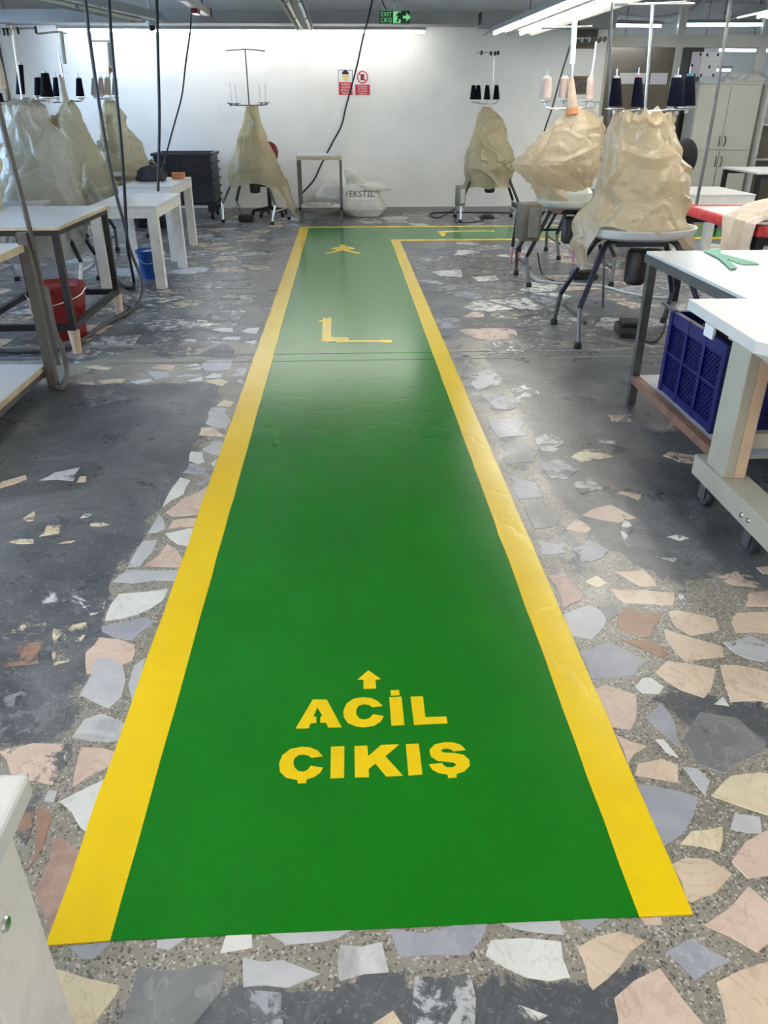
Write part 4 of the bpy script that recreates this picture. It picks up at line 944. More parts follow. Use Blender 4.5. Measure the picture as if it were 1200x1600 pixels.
# caster table
t = thing('caster_table', 'cream wooden work table on a wheeled foot beam with caster wheels', 'table', (1.75, 2.38, 0))
P = [(-0.55, 0.30), (0.7, 0.30), (0.7, -0.33), (-0.52, -0.33), (-0.575, -0.25)]
MB().prism([Vector((x, y, 0.82)) for x, y in P], (0, 0, 0.035)).build('tabletop', 'white', t)
MB().rng(-0.43, -0.385, -0.30, 0.20, 0.74, 0.82).build('apron', 'cream', t); MB().rng(-0.385, 0.65, -0.31, -0.27, 0.74, 0.82).build('apron', 'ply', t)
for sx in (-0.285, 0.6):
    MB().rng(sx - 0.05, sx - 0.01, 0.20, 0.35, 0.20, 0.74, 0.003).build('post', 'cream', t)
    MB().rng(sx - 0.0095, sx + 0.035, 0.20, 0.35, 0.20, 0.74, 0.003).build('post', 'palewood', t)
    fb = MB().rng(sx - 0.06, sx + 0.06, -0.45, 0.44, 0.115, 0.20, 0.004).build('foot_beam', 'cream', t)
    for yy in (-0.05, 0.0): MB().lathe([(0, .006), (.009, .005), (.011, 0)], (sx - 0.0605, yy, 0.155 if yy else 0.15), 10, axis=(-1, 0, 0)).build('bolt', 'steel', fb)
    for sy in (0.37, -0.02):
        MB().lathe([(0.020, -0.016), (0.042, -0.016), (0.046, -0.008), (0.046, 0.008), (0.042, 0.016), (0.020, 0.016)], (sx - 0.01, sy, 0.046), 18, axis=(1, 0, 0)).build('caster_wheel', 'greyplastic', t, smooth=True)
        b = MB(); b.rng(sx - 0.035, sx - 0.03, sy - 0.02, sy + 0.025, 0.03, 0.112); b.rng(sx + 0.01, sx + 0.015, sy - 0.02, sy + 0.025, 0.03, 0.112); b.rng(sx - 0.04, sx + 0.02, sy - 0.03, sy + 0.03, 0.108, 0.115); b.build('caster_fork', 'steel', t)
MB().rng(-0.25, 0.57, 0.25, 0.29, 0.30, 0.36).build('stretcher', 'cream', t)
MB().lathe([(0, .006), (.012, .005), (.014, 0)], (-0.275, 0.1995, 0.66), 12, axis=(0, -1, 0)).build('bolt', 'steel', t)
t = thing('cardboard_box', 'brown cardboard box behind the wheeled foot beam', 'box', (2.05, 2.62, 0))
MB().rng(-0.17, 0.2, -0.13, 0.1, 0, 0.19, 0.003).build('body', 'cardboard', t)
MB().rng(-0.17, 0.015, -0.13, 0.1, 0.19, 0.193).build('flap', 'cardboard', t); MB().rng(0.017, 0.2, -0.13, 0.1, 0.19, 0.193).build('flap', 'cardboard', t)
t['label'] = 'brown cardboard box on the floor under the caster table'

# red edged table
t = thing('red_edged_table', 'white table with red taped edges and black legs', 'table', (3.3, 5.87, 0)); w, d, z = 0.56, 0.62, 0.75
MB().rng(-w, w, -d, d, z - 0.03, z, 0.003).build('tabletop', 'white', t)
for r in ((-w - .015, -w + .03, -d - .015, d + .015), (w - .03, w + .015, -d - .015, d + .015), (-w + .03, w - .03, -d - .015, -d + .03), (-w + .03, w - .03, d - .03, d + .015)): MB().rng(*r, z - 0.065, z + 0.008, 0.012).build('taped_edge', 'redtape', t, smooth=True)
for sx in (-1, 1):
    for sy in (-1, 1): leg_box(MB(), sx * (w - .02), sy * (d - .02), 0, z - 0.06, 0.06).build('leg', 'blackmetal', t)
for sy in (-1, 1): MB().rng(-w, w, sy * (d - .02) - .02, sy * (d - .02) + .02, z - 0.12, z - 0.065).build('rail', 'blackmetal', t)
# beige cloth draped over its edge
n1, n2 = 30, 26; b = MB(); xe = 3.3 - w - 0.02; ztop = z + 0.012
for i in range(n1):
    s = i / (n1 - 1)
    for j in range(n2):
        u = j / (n2 - 1); y = 5.24 + 0.44 * u - 0.06 * s
        L = s * 0.95 - 0.55         # distance past the table edge (negative = on the top)
        f = 0.030 * noise.noise(Vector((s * 3, u * 6, 1.3))) + 0.022 * math.sin(u * 16 + s * 3)
        if L < 0: p = Vector((xe - L, y + f, ztop + 0.02 + abs(f) * 1.6 + 0.10 * max(0, math.sin((u - .35) * 4)) * min(1, -L * 2.5)))
        else: p = Vector((xe - 0.012 - 0.04 * L + f * 0.7 - 0.03, y + 0.25 * L * (0.5 - u) , ztop + 0.02 - L * (0.75 + 0.3 * (1 - u))))
        b.v.append(p)
for i in range(n1 - 1):
    for j in range(n2 - 1): b.f.append([i * n2 + j, i * n2 + j + 1, (i + 1) * n2 + j + 1, (i + 1) * n2 + j])
o = solo('draped_cloth', b, 'cloth', 'beige cloth draped over the edge of the red-edged table', 'cloth', smooth=True)
md = o.modifiers.new('solid', 'SOLIDIFY'); md.thickness = 0.006

# small white side table by the back wall
t = thing('side_table', 'small white-topped grey metal side table with lower shelf by the back wall', 'table', (-0.335, 11.87, 0)); w, d, z = 0.31, 0.25, 0.86
MB().rng(-w, w, -d, d, z - 0.012, z + 0.012, 0.006).build('tabletop', 'white', t)
for r in ((-w, w, -d, -d + .03), (-w, w, d - .03, d), (-w, -w + .03, -d + .03, d - .03), (w - .03, w, -d + .03, d - .03)):
    MB().rng(*r, z - 0.05, z - 0.012).build('frame_rail', 'ply', t); MB().rng(*r, 0.16, 0.2).build('shelf_rail', 'greymetal', t)
for sx in (-1, 1):
    for sy in (-1, 1): leg_box(MB(), sx * (w - .018), sy * (d - .018), 0, z - 0.05, 0.036).build('leg', 'greymetal', t)
MB().rng(-w + .03, w - .03, -d + .03, d - .03, 0.185, 0.2).build('shelf', 'whitewood', t)
blob('scrap_heap', 'debris', 'pale dusty scraps on the shelf of the side table', 'scraps', (-0.37, 11.86, 0.202), (0.2, 0.13, 0.035), 9.0, 0.3)

# ------------------------------------------------------------------ crates, sacks, buckets
t = thing('crate_trolley', 'dark grey ribbed plastic crate trolley on casters by the back wall', 'crate', (-2.27, 12.33, 0)); w, d = 0.40, 0.32
for r in ((-w, w, -d, -d + .025), (-w, w, d - .025, d), (-w, -w + .025, -d + .025, d - .025), (w - .025, w, -d + .025, d - .025)): MB().rng(*r, 0.2, 0.86).build('side_wall', 'greyplastic', t)
MB().rng(-w, w, -d, d, 0.2, 0.23).build('bottom', 'greyplastic', t)
for r in ((-w - .03, w + .03, -d - .03, -d + .02), (-w - .03, w + .03, d - .02, d + .03), (-w - .03, -w + .02, -d + .02, d - .02), (w - .02, w + .03, -d + .02, d - .02)): MB().rng(*r, 0.845, 0.885, 0.006).build('rim', 'greyplastic', t)
for zz in (0.75, 0.64, 0.53, 0.42, 0.31, 0.21):
    MB().rng(w, w + .03, -d - .02, d, zz - .01, zz + .01).build('rib', 'greyplastic', t)
    if zz > 0.6 or zz < 0.25 or zz == 0.53: MB().rng(-w, w, -d - .03, -d, zz - .01, zz + .01).build('rib', 'greyplastic', t)
for i in range(6): MB().rng(-w + .0 + i * .155, -w + .02 + i * .155, -d - .026, -d, 0.53 if i % 5 else 0.2, 0.845).build('rib', 'greyplastic', t)
for sx in (-1, 1):
    for sy in (-1, 1):
        MB().rng(sx * (w - .06) - .05, sx * (w - .06) + .05, sy * (d - .06) - .04, sy * (d - .06) + .04, 0.1, 0.2).build('leg', 'greyplastic', t)
        MB().lathe([(0.02, -.015), (0.05, -.015), (0.05, .015), (0.02, .015)], (sx * (w - .06), sy * (d - .06), 0.05), 16, axis=(1, 0, 0)).build('caster_wheel', 'rubber', t, smooth=True)
# blue perforated crate
t = thing('blue_crate', 'blue perforated plastic crate on the low shelf of the metal table', 'crate', (1.83, 3.44, 0.1605)); w, d, H = 0.21, 0.30, 0.40
MB().rng(-w, w, -d, d, 0, 0.012).build('bottom', 'blueplastic', t)
for sx in (-1, 1):
    for sy in (-1, 1): MB().rng(sx * w - .018, sx * w + .018, sy * d - .018, sy * d + .018, 0, H).build('corner_post', 'blueplastic', t)
for sgn in (-1, 1):
    for zz, hh in ((0.02, 0.04), (H - 0.03, 0.06), (H * .5, 0.012)):
        MB().rng(sgn * w - .013, sgn * w + .013, -d, d, zz - hh / 2, zz + hh / 2).build('rail', 'blueplastic', t)
        MB().rng(-w, w, sgn * d - .013, sgn * d + .013, zz - hh / 2, zz + hh / 2).build('rail', 'blueplastic', t)
    for k in (-1, 1): MB().rng(sgn * w - .015, sgn * w + .015, k * 0.1 - .012, k * 0.1 + .012, 0, H).build('upright', 'blueplastic', t)
    MB().rng(-.012, .012, sgn * d - .015, sgn * d + .015, 0, H).build('upright', 'blueplastic', t)
def lattice(a0, a1, z0, z1, fn, step=0.030, r=0.0034):
    b = MB(); c = a0 - (z1 - z0)
    while c < a1:
        for sg in (1, -1):
            pts = []
            lo = max(0, (a0 - c)); hi = min(z1 - z0, a1 - c)
            if hi - lo > 0.004:
                for tt in (lo, hi):
                    zz = z0 + tt if sg > 0 else z1 - tt
                    pts.append(fn(c + tt, zz))
                b.tube(pts, r, sq=True)
        c += step
    return b
for sgn in (-1, 1):
    lattice(-d, d, 0.03, H - 0.05, lambda a, zz: (sgn * w, a, zz)).build('lattice', 'blueplastic', t)
    lattice(-w, w, 0.03, H - 0.05, lambda a, zz: (a, sgn * d, zz)).build('lattice', 'blueplastic', t)
blob('cloth_bundle', 'blackplastic', 'black fabric bundle stuffed in the blue crate', 'cloth', (1.80, 3.52, 0.38), (0.13, 0.17, 0.2), 5.5, 0.3)
b = MB(); b.box((0, 0, 0), (0.16, 0.004, 0.11)); o = solo('white_card', MB().rng(1.60, 1.612, 3.27, 3.36, 0.545, 0.60), 'paper', 'small white card hooked over the rim of the blue crate', 'card')

# buckets
def bucket(label, c, r0, r1, h, m, band=None, inside=None):
    t = thing('bucket', label, 'bucket', c)
    MB().lathe([(0.0, 0.0), (r0, 0.0), (r1, h), (r1 + 0.008, h), (r1 + 0.008, h - 0.02), (r1 + 0.012, h), (r1 + .004, h + 0.006), (r1 - 0.006, h), (r0 - 0.006, 0.012), (0.0, 0.012)], n=26).build('body', m, t, smooth=True)
    MB().tube(smooth_pts([(-r1 - .012, 0, h - .02), (-r1 * .9, -r1 * .6, h - .06), (0, -r1 - .03, h - .1), (r1 * .9, -r1 * .6, h - .06), (r1 + .012, 0, h - .02)]), 0.003, 6).build('handle', 'steel', t)
    if band: MB().box((r0 * .55, -r0 * 1.0, h * 0.4), (0.04, 0.012, 0.06), 0.4).build('sticker', 'paper', t)
    if inside: blob('contents', inside, None, None, (0, 0, h - 0.09), (r1 * .85, r1 * .85, 0.07), 2.2, 0.2, parent=t)
    return t
bucket('blue plastic bucket standing under the white table', (-1.86, 7.72, 0), 0.11, 0.125, 0.25, 'bluebucket', True, 'debris')
bucket('red plastic bucket lined with crimson bag below the black-framed table', (-2.02, 5.57, 0), 0.145, 0.19, 0.36, 'redplastic', None, 'redplastic')

# sacks
def sack(label, c, pts, m, seed, txt=None):
    """pts: (z, cx, rx, ry)"""
    t = thing('sack', label, 'sack', c); n = 72; b = MB(); V = 56
    for i in range(V):
        s = i / (V - 1) * (len(pts) - 1); k = min(int(s), len(pts) - 2); f = s - k; f = f * f * (3 - 2 * f)
        z, cx, rx, ry = [pts[k][q] * (1 - f) + pts[k + 1][q] * f for q in range(4)]
        for j in range(n):
            a = 2 * math.pi * j / n; d = 1 + 0.16 * noise.noise(Vector((math.cos(a) * 1.6, math.sin(a) * 1.6, z * 6 + seed))) - 0.09 * abs(noise.noise(Vector((math.cos(a) * 4 + z * 6, math.sin(a) * 4, z * 13 + seed)))) - 0.05 * abs(noise.noise(Vector((math.cos(a) * 9 - z * 9, math.sin(a) * 9, z * 26 + seed))))
            ca, sa = math.cos(a), math.sin(a); e = 0.75
            b.v.append(Vector((cx + rx * d * math.copysign(abs(ca) ** e, ca), ry * d * math.copysign(abs(sa) ** e, sa), z)))
    for i in range(V - 1):
        for j in range(n): b.f.append([i * n + j, i * n + (j + 1) % n, (i + 1) * n + (j + 1) % n, (i + 1) * n + j])
    b.f.append(list(range(n))[::-1]); b.f.append([(V - 1) * n + j for j in range(n)])
    body = b.build('body', m, t, smooth=True)
    if txt:
        bv = BVHTree.FromPolygons([p[:] for p in b.v], b.f)
        for s, size, wd, x0, zz in txt:
            tb = text_mb(s, size, 0.0, wd); 
            vs = []
            for p in tb.v:
                h = bv.ray_cast(Vector((p.x + x0, -2, p.y + zz)), Vector((0, 1, 0)))[0]
                vs.append(Vector((p.x + x0, (h.y if h else -0.2) - 0.006, p.y + zz)))
            tb.v = vs; tb.build('lettering', 'sackink', t, fix=False)
    return t
sack('grey-white woven sack slumped behind the printed sack', (-0.2, 12.66, 0), [(0, 0, .05, .05), (0.005, 0, .26, .16), (0.12, 0, .31, .19), (0.26, 0.0, .27, .17), (0.4, 0.02, .16, .11), (0.46, 0.03, .03, .03)], 'sackgrey', 4.0)
sk = sack('full white woven sack printed TEKSTİL leaning by the side table', (0.28, 12.36, 0), [(0, 0, .05, .05), (0.005, 0, .27, .17), (0.10, 0.0, .34, .215), (0.25, -0.02, .33, .21), (0.38, -0.05, .24, .15), (0.46, -0.09, .17, .115), (0.56, -0.15, .13, .085), (0.64, -0.2, .08, .05), (0.66, -0.2, .02, .02)], 'sack', 1.7,
     [('TEKSTİL', 0.115, 0.44, -0.06, 0.285)])
blob('mouth', 'sack', None, None, (0.14, -0.02, 0.36), (0.25, 0.15, 0.085), 7.7, 0.25, parent=sk, flat=0.4)

# ------------------------------------------------------------------ cabinet, chair, far tables
t = thing('cabinet', 'tall cream four-door cabinet against the glazed partition', 'cabinet', (5.70, 12.80, 0)); w, d, H = 0.475, 0.20, 1.76
MB().rng(-w, w, -d + .02, d, 0, H, 0.003).build('body', 'cabinet', t)
for (z0, z1, hz) in ((0.08, 0.86, 0.72), (0.885, H - 0.02, 1.0)):
    for sx in (-1, 1):
        x0, x1 = (-w + .01, -.004) if sx < 0 else (.004, w - .01)
        dr = MB().rng(x0, x1, -d - .0, -d + .0195, z0, z1, 0.002).build('door', 'cabinet', t)
        MB().tube(smooth_pts([(sx * .035, -d - .001, hz - .07), (sx * .045, -d - .03, hz - .04), (sx * .045, -d - .03, hz + .04), (sx * .035, -d - .001, hz + .07)], 4), 0.007, 8).build('handle', 'blackmetal', dr, smooth=True)
MB().rng(-w - .01, w + .01, -d - .01, d, H, H + .022).build('top', 'cabinet', t)
MB().rng(-.003, .003, -d - .002, -d + .01, 0.08, 0.86).build('door_gap', 'ink', t)
blob('plastic_bundle', 'bagclear', 'crumpled clear plastic bundle on top of the cabinet', 'plastic bag', (5.98, 12.82, 1.784), (0.34, 0.15, 0.09), 6.6, 0.4, sub=4)
# shelf rack to the right of the cabinet
t = thing('shelf_rack', 'cream shelf rack standing beside the tall cabinet', 'shelf', (6.75, 12.75, 0))
for xx in (-0.5, 0.6): MB().rng(xx - .02, xx + .02, -.2, .2, 0, 1.75).build('side_panel', 'cabinet', t)
for zz in (0.1, 0.75, 1.22): MB().rng(-.48, .58, -.2, .2, zz - .012, zz + .012).build('shelf', 'cabinet', t)
MB().rng(-.48, .58, .185, .2, 0.1, 1.22).build('back_panel', 'brown', t)
blob('plastic_bundle', 'bagclear', 'grey plastic bag lying on the shelf rack beside the cabinet', 'plastic bag', (6.75, 12.72, 1.234), (0.36, 0.16, 0.22), 8.6, 0.35, sub=4)
# office chair
t = thing('office_chair', 'black task chair with oval backrest standing before the cabinet', 'chair', (4.46, 10.9, 0))
MB().lathe([(0.0, 0.0), (0.2, 0.0), (0.25, 0.02), (0.265, 0.045), (0.25, 0.075), (0.2, 0.088), (0.0, 0.09)], (0, 0, 0.42), 26).build('seat', 'blackplastic', t, smooth=True)
b = MB().lathe([(0.0, -.03), (0.15, -.03), (0.19, -.012), (0.19, .012), (0.15, .03), (0.0, .03)], (0.02, 0.06, 0.84), 28, axis=(0, 1, 0.12), sx=1.0, sy=1.35); b.build('backrest', 'blackplastic', t, smooth=True)
MB().tube(smooth_pts([(0, 0.05, 0.42), (0, 0.24, 0.44), (0, 0.2, 0.62), (0.02, 0.09, 0.76)]), 0.018, 8).build('back_bar', 'blackmetal', t, smooth=True)
MB().tube([(0, 0, 0.08), (0, 0, 0.42)], 0.028, 12).build('gas_column', 'blackmetal', t, smooth=True)
for k in range(5):
    a = k * 1.2566 + 0.3; e = (0.28 * math.cos(a), 0.28 * math.sin(a))
    MB().tube([(0, 0, 0.1), (e[0], e[1], 0.065)], 0.022, 8, 0.015).build('base_arm', 'blackplastic', t)
    MB().lathe([(0.01, -.014), (0.028, -.014), (0.028, .014), (0.01, .014)], (e[0], e[1], 0.0285), 12, axis=(-math.sin(a), math.cos(a), 0)).build('caster_wheel', 'rubber', t, smooth=True)
# black legged white table at far right
t = thing('far_work_table', 'white-topped black-legged table before the grey crates', 'table', (5.6, 10.35, 0)); w, d, z = 0.62, 0.5, 0.76
MB().rng(-w, w, -d, d, z - .025, z, .003).build('tabletop', 'white', t)
for sx in (-1, 1):
    for sy in (-1, 1): leg_box(MB(), sx * (w - .04), sy * (d - .04), 0, z - .025, .05).build('leg', 'blackmetal', t)
for sy in (-1, 1): MB().rng(-w + .04, w - .04, sy * (d - .04) - .02, sy * (d - .04) + .02, z - .075, z - .025).build('rail', 'blackmetal', t)
def grey_crate(label, c, w=0.33, d=0.24, H=0.42):
    t = thing('grey_crate', label, 'crate', c, 0, None)
    for r in ((-w, w, -d, -d + .015), (-w, w, d - .015, d), (-w, -w + .015, -d + .015, d - .015), (w - .015, w, -d + .015, d - .015)): MB().rng(*r, 0, H).build('side_wall', 'greyplastic', t)
    MB().rng(-w, w, -d, d, 0, .015).build('bottom', 'greyplastic', t)
    for zz in (H * .25, H * .5, H * .75, H - .012): MB().rng(-w - .012, w + .012, -d - .015, -d, zz - .008, zz + .008).build('rib', 'greyplastic', t)
    for k in range(9): MB().rng(-w + k * .08, -w + k * .08 + .012, -d - .012, -d, 0, H).build('rib', 'greyplastic', t)
grey_crate('lower dark grey ribbed crate stacked by the cabinet side', (6.55, 11.6, 0), H=0.5)
grey_crate('upper dark grey ribbed crate stacked by the cabinet side', (6.55, 11.6, 0.501), H=0.42)

# ------------------------------------------------------------------ bagged machines
def machine(label, loc, rz, zt=0.75, R=0.36, m_leg='bluemetal', motor='blackplastic', tray='white', colh=0.62, box=None, sleeve='greymetal', spread=(0.38, 0.29)):
    t = thing('knitting_machine', label, 'machine', (loc[0], loc[1], 0), rz)
    # shallow rounded tray table
    MB().lathe([(0.0, 0), (R * .82, 0), (R * .97, 0.02), (R + .01, 0.06), (R + .01, 0.07), (R - .01, 0.07), (R * .93, 0.03), (0.0, 0.025)], (0, 0, zt - 0.07), 40, sy=0.86).build('tray_table', tray, t, smooth=True)
    for sx in (-1, 1):
        for sy in (-1, 1):
            fx, fy = sx * spread[0], sy * spread[1]
            pts = [(sx * R * .45, sy * 0.08, zt - 0.075), (sx * (R * .45 + .06), sy * 0.10, zt - 0.10), (sx * (R * .45 + .10), sy * 0.125, zt - 0.16), (sx * .35 + fx * .15, fy * .75, 0.25)]
            lg = MB().tube(smooth_pts(pts, 4), 0.019, 10).build('leg', m_leg, t, smooth=True)
            q = Vector(pts[-1]); MB().tube([q, (fx, fy, 0.035)], 0.0165, 10).build('leg_tip', sleeve, lg, smooth=True)
            MB().lathe([(0.026, 0), (0.028, 0.012), (0.02, 0.045), (0.0, 0.046)], (fx, fy, 0), 12).build('foot', 'rubber', lg, smooth=True)
        MB().tube([(sx * .372, -spread[1] * .86, 0.16), (sx * .372, spread[1] * .86, 0.16)], 0.013, 8).build('brace', sleeve, t, smooth=True)
    MB().rng(-0.17, 0.17, -0.12, 0.12, zt - 0.12, zt - 0.071).build('mount_plate', m_leg, t)
    mo = MB().lathe([(0.0, -.13), (0.055, -.13), (0.075, -.11), (0.075, .08), (0.06, .10), (0.0, .10)], (0.02, -0.02, zt - 0.25), 20).build('motor', motor, t, smooth=True)
    MB().rng(0.08, 0.17, -0.06, 0.04, zt - 0.24, zt - 0.15, 0.008).build('terminal_box', 'blackplastic', mo)
    # head under the bag: ring, column and arm
    MB().lathe([(0.0, 0), (R * .62, 0), (R * .66, .03), (R * .66, .10), (R * .5, .16), (R * .3, .18), (0.0, .18)], (0, 0.02, zt - 0.044), 28).build('needle_dial', 'machine', t, smooth=True)
    MB().tube([(0.0, 0.1, zt + .12), (0.0, 0.1, zt + colh)], 0.045, 12).build('column', 'machine', t, smooth=True)
    MB().box((-.02, 0.0, zt + .28), (.26, .16, .12), 0, .03).build('head', 'machine', t, smooth=True)
    if box:
        bx = MB(); c = Vector(box); bx.box(c, (.11, .15, .26), 0.15, .008); bb = bx.build('control_box', 'boxgrey', t, smooth=True)
        MB().box(c + Vector((0.02, -.078, 0.0)), (.06, .006, .18), 0.15).build('face_plate', 'galv', bb)
    return t
def cover(label, Y, rows, m, seed, ry=0.8, hem=None, fold=0.05, group=None):
    """bag over a machine: rows = (y pixel, x left, x right) of the outline seen at depth Y; hem(angle)->z or None"""
    pr = []
    for yp, xl, xr in rows:
        a, c = AY(xl, yp, Y), AY(xr, yp, Y); pr.append((a.z, (a.x + c.x) / 2, (c.x - a.x) / 2))
    zt, zb = pr[0][0], pr[-1][0]
    def at(z):
        for k in range(len(pr) - 1):
            if pr[k][0] >= z >= pr[k + 1][0]:
                f = (pr[k][0] - z) / (pr[k][0] - pr[k + 1][0] + 1e-9)
                return [pr[k][q] * (1 - f) + pr[k + 1][q] * f for q in (1, 2)]
        return list(pr[-1][1:]) if z < zb else list(pr[0][1:])
    nU, nV = 180, 110; b = MB(); rg = np.random.RandomState(int(seed * 97))
    A = 2 * np.pi * np.arange(nU) / nU
    low = np.array([(hem(a) if hem else zb) + 0.03 * noise.noise(Vector((math.cos(a) * 2, math.sin(a) * 2, seed))) for a in A])
    Vv = np.arange(nV) / (nV - 1.0)
    Z = zt + (low[None, :] - zt) * Vv[:, None]; AA = np.repeat(A[None, :], nV, 0)
    zs = np.array([p[0] for p in pr])[::-1]
    CX = np.interp(Z, zs, np.array([p[1] for p in pr])[::-1]); RX = np.interp(Z, zs, np.array([p[2] for p in pr])[::-1])
    rm = float(np.max([p[2] for p in pr])); D = np.zeros_like(Z)
    for i in range(nV):
        for j in range(nU):
            D[i, j] = 0.035 * noise.noise(Vector((math.cos(A[j]) * 1.4 + Z[i, j] * 0.8 + seed * 3.7, math.sin(A[j]) * 1.4 + seed, Z[i, j] * 2.4)))
    def crease(a0, z0, th, L, w1, w2, amp):
        ds = (AA - a0 + np.pi) % (2 * np.pi) - np.pi; ds = ds * RX; dt = Z - z0
        al = (ds * math.cos(th) + dt * math.sin(th)) / L; pe = -ds * math.sin(th) + dt * math.cos(th) + 0.02 * np.sin(al * 4 + a0 * 7)
        w = np.where(pe > 0, w1, w2); k = np.clip(1 - np.abs(pe) / w, 0, 1); f = np.clip(1 - al * al, 0, 1) ** 1.5
        return amp * k * f
    n_cr = 70
    for k in range(n_cr):
        z0 = zb + (zt - zb) * rg.rand() ** 0.8; sgn = -1 if rg.rand() < 0.5 else 1
        th = math.pi / 2 + sgn * rg.uniform(0.15, 1.1) if rg.rand() < 0.75 else rg.uniform(-0.4, 0.4)
        D += crease(rg.uniform(0, 2 * np.pi), z0, th, rg.uniform(0.10, 0.34), rg.uniform(0.012, 0.05), rg.uniform(0.02, 0.09), (1 if rg.rand() < 0.7 else -1) * rg.uniform(0.010, 0.030) * fold / 0.05)
    for k in range(60):
        z0 = zb + (zt - zb) * rg.rand(); D += crease(rg.uniform(0, 2 * np.pi), z0, rg.uniform(0, math.pi), rg.uniform(0.04, 0.12), rg.uniform(0.008, 0.02), rg.uniform(0.01, 0.03), rg.uniform(-0.010, 0.012))
    sc = np.clip(RX / 0.28, 0.15, 1.0); D = (D - 0.03) * sc
    XX = CX + (RX + D) * np.cos(AA); YY = Y + (np.maximum(RX * ry, 0.02) + D) * np.sin(AA)
    Z = Z + np.array([0.05 * noise.noise(Vector((math.cos(a) * 3.5, math.sin(a) * 3.5, seed))) + 0.025 * noise.noise(Vector((math.cos(a) * 9, math.sin(a) * 9, seed))) for a in A])[None, :] * np.clip(1 - Vv * 7, 0, 1)[:, None] * min(1.0, pr[0][2] / 0.12)
    b.v = [Vector(p) for p in zip(XX.ravel().tolist(), YY.ravel().tolist(), Z.ravel().tolist())]
    for i in range(nV - 1):
        for j in range(nU): b.f.append([i * nU + j, i * nU + (j + 1) % nU, (i + 1) * nU + (j + 1) % nU, (i + 1) * nU + j])
    # crumpled cap
    k = len(b.v); cx, r = at(zt); b.v.append(Vector((cx, Y, zt - 0.04 * min(1.0, r / 0.12)))); 
    for j in range(nU): b.f.append([j, (j + 1) % nU, k])
    return solo('plastic_cover', b, m, label, 'dust cover', group, smooth=True)
def thread_stand(parent_loc, label, Y, pole, bars, discs, guides=(), m='steel', pm=None, fat=None):
    """pole: pixel (x0,y0)-(x1,y1); bars: list of pixel polylines; discs: pixel (x,y,half width); all standing over the machine at depth Y"""
    p0, p1 = AY(*pole[0], Y), AY(*pole[1], Y); base = p0.copy()
    t = thing('thread_stand', label, 'thread stand', tuple(base))
    MB().tube([p0, p1], 0.009, 8).build('pole', pm or m, t, world=True, smooth=True)
    if fat: MB().tube([AY(*fat[0], Y - 0.01), AY(*fat[1], Y - 0.01)], fat[2], 10).build('sleeve', 'pvc', t, world=True, smooth=True)
    for bp in bars: MB().tube([AY(x, y, Y) for x, y in bp], 0.007, 8).build('crossbar', m, t, world=True, smooth=True)
    for x, y, hw in discs:
        c = AY(x, y, Y); r = (AY(x + hw, y, Y) - c).x
        MB().lathe([(0.012, -0.035), (0.014, -0.012), (r, -0.004), (r, 0.0), (0.0, 0.001)], c, 20).build('cone_plate', m if m != 'blackmetal' else 'steel', t, world=True, smooth=True)
    for x, y in guides:
        c = AY(x, y, Y); MB().lathe([(0.006, -.006), (0.024, -.008), (0.028, 0), (0.024, .008), (0.006, .006)], c + Vector((0, -.012, -.012)), 14, axis=(1, 0.5, 0)).build('thread_guide', 'blackplastic', t, world=True, smooth=True)
    return t
def cone(label, Y, x0, x1, yb, ytp, yt, m, group, core='whitep', top_off=None, pin=True):
    """cone of thread; pixel outline: base from x0 to x1 at yb, top at (xt0,xt1,yt)"""
    c0, c1 = AY(x0, yb, Y), AY(x1, yb, Y); tt0, tt1 = AY(ytp[0], yt, Y), AY(ytp[1], yt, Y)
    R0, R1 = (c1.x - c0.x) / 2, (tt1.x - tt0.x) / 2; H = tt0.z - c0.z
    sh = (tt0.x + tt1.x - c0.x - c1.x) / 2
    t = thing('thread_cone', label, 'thread cone', ((c0.x + c1.x) / 2, Y, c0.z + 0.003), 0, group)
    b = MB().lathe([(0, 0), (R0 * .97, 0), (R0, .008), (R0 + (R1 - R0) * .5, H * .5), (R1 * 1.02, H * .95), (R1 * .9, H * .98), (0, H * .98)], n=22)
    for p in b.v: p.x += sh * p.z / H
    b.build('thread', m, t, smooth=True)
    b = MB().lathe([(R1 * .62, H * .9), (R1 * .58, H * 1.06), (0, H * 1.06)], n=14)
    for p in b.v: p.x += sh * p.z / H
    b.build('core', core, t, smooth=True)
    if pin: MB().tube([(sh, 0, H), (sh * 1.1, 0, H * 1.3)], 0.0035, 6).build('spindle', 'steel', t)
    return t

# ---- machine behind, left of the side table (bare stand)
ym = 11.82
machine('bagged machine on grey splayed legs beside the small side table', (-1.27, ym), math.radians(-20), 0.76, 0.30, 'greymetal', 'blackplastic', sleeve='steel')
def hem1(a):
    return 0.50 - 0.36 * max(0, math.cos(a + 0.35)) ** 7 + 0.03 * math.sin(a * 3)
cover('yellowish plastic cover with a long trailing corner over the machine beside the side table', ym, [(165, 384, 404), (182, 380, 407), (201, 375, 415), (219, 368, 422), (238, 364, 431), (250, 357, 436), (262, 354, 441), (282, 353, 450), (300, 354, 458), (325, 356, 466)], 'poly_yellow', 1.0, 0.95, hem1)
bare = thread_stand(None, 'bare thread stand with four empty pins above the yellowish bag', ym, ((390, 175), (383, 78)), [[(353, 79), (370, 78), (383, 77), (400, 78), (414, 80)], [(356, 160), (363, 164), (390, 165), (413, 164), (420, 160)]], [(360, 161, 6), (370, 161, 6), (408, 160, 6), (416, 160, 6)], m='greymetal')
for xb, yb, xt, yt in ((362, 160, 359, 128), (370, 160, 366, 128), (407, 160, 404, 129), (415, 160, 414, 129)): MB().tube([AY(xb, yb, ym), AY(xt, yt, ym)], 0.005, 6).build('spindle', 'steel', bare, world=True)
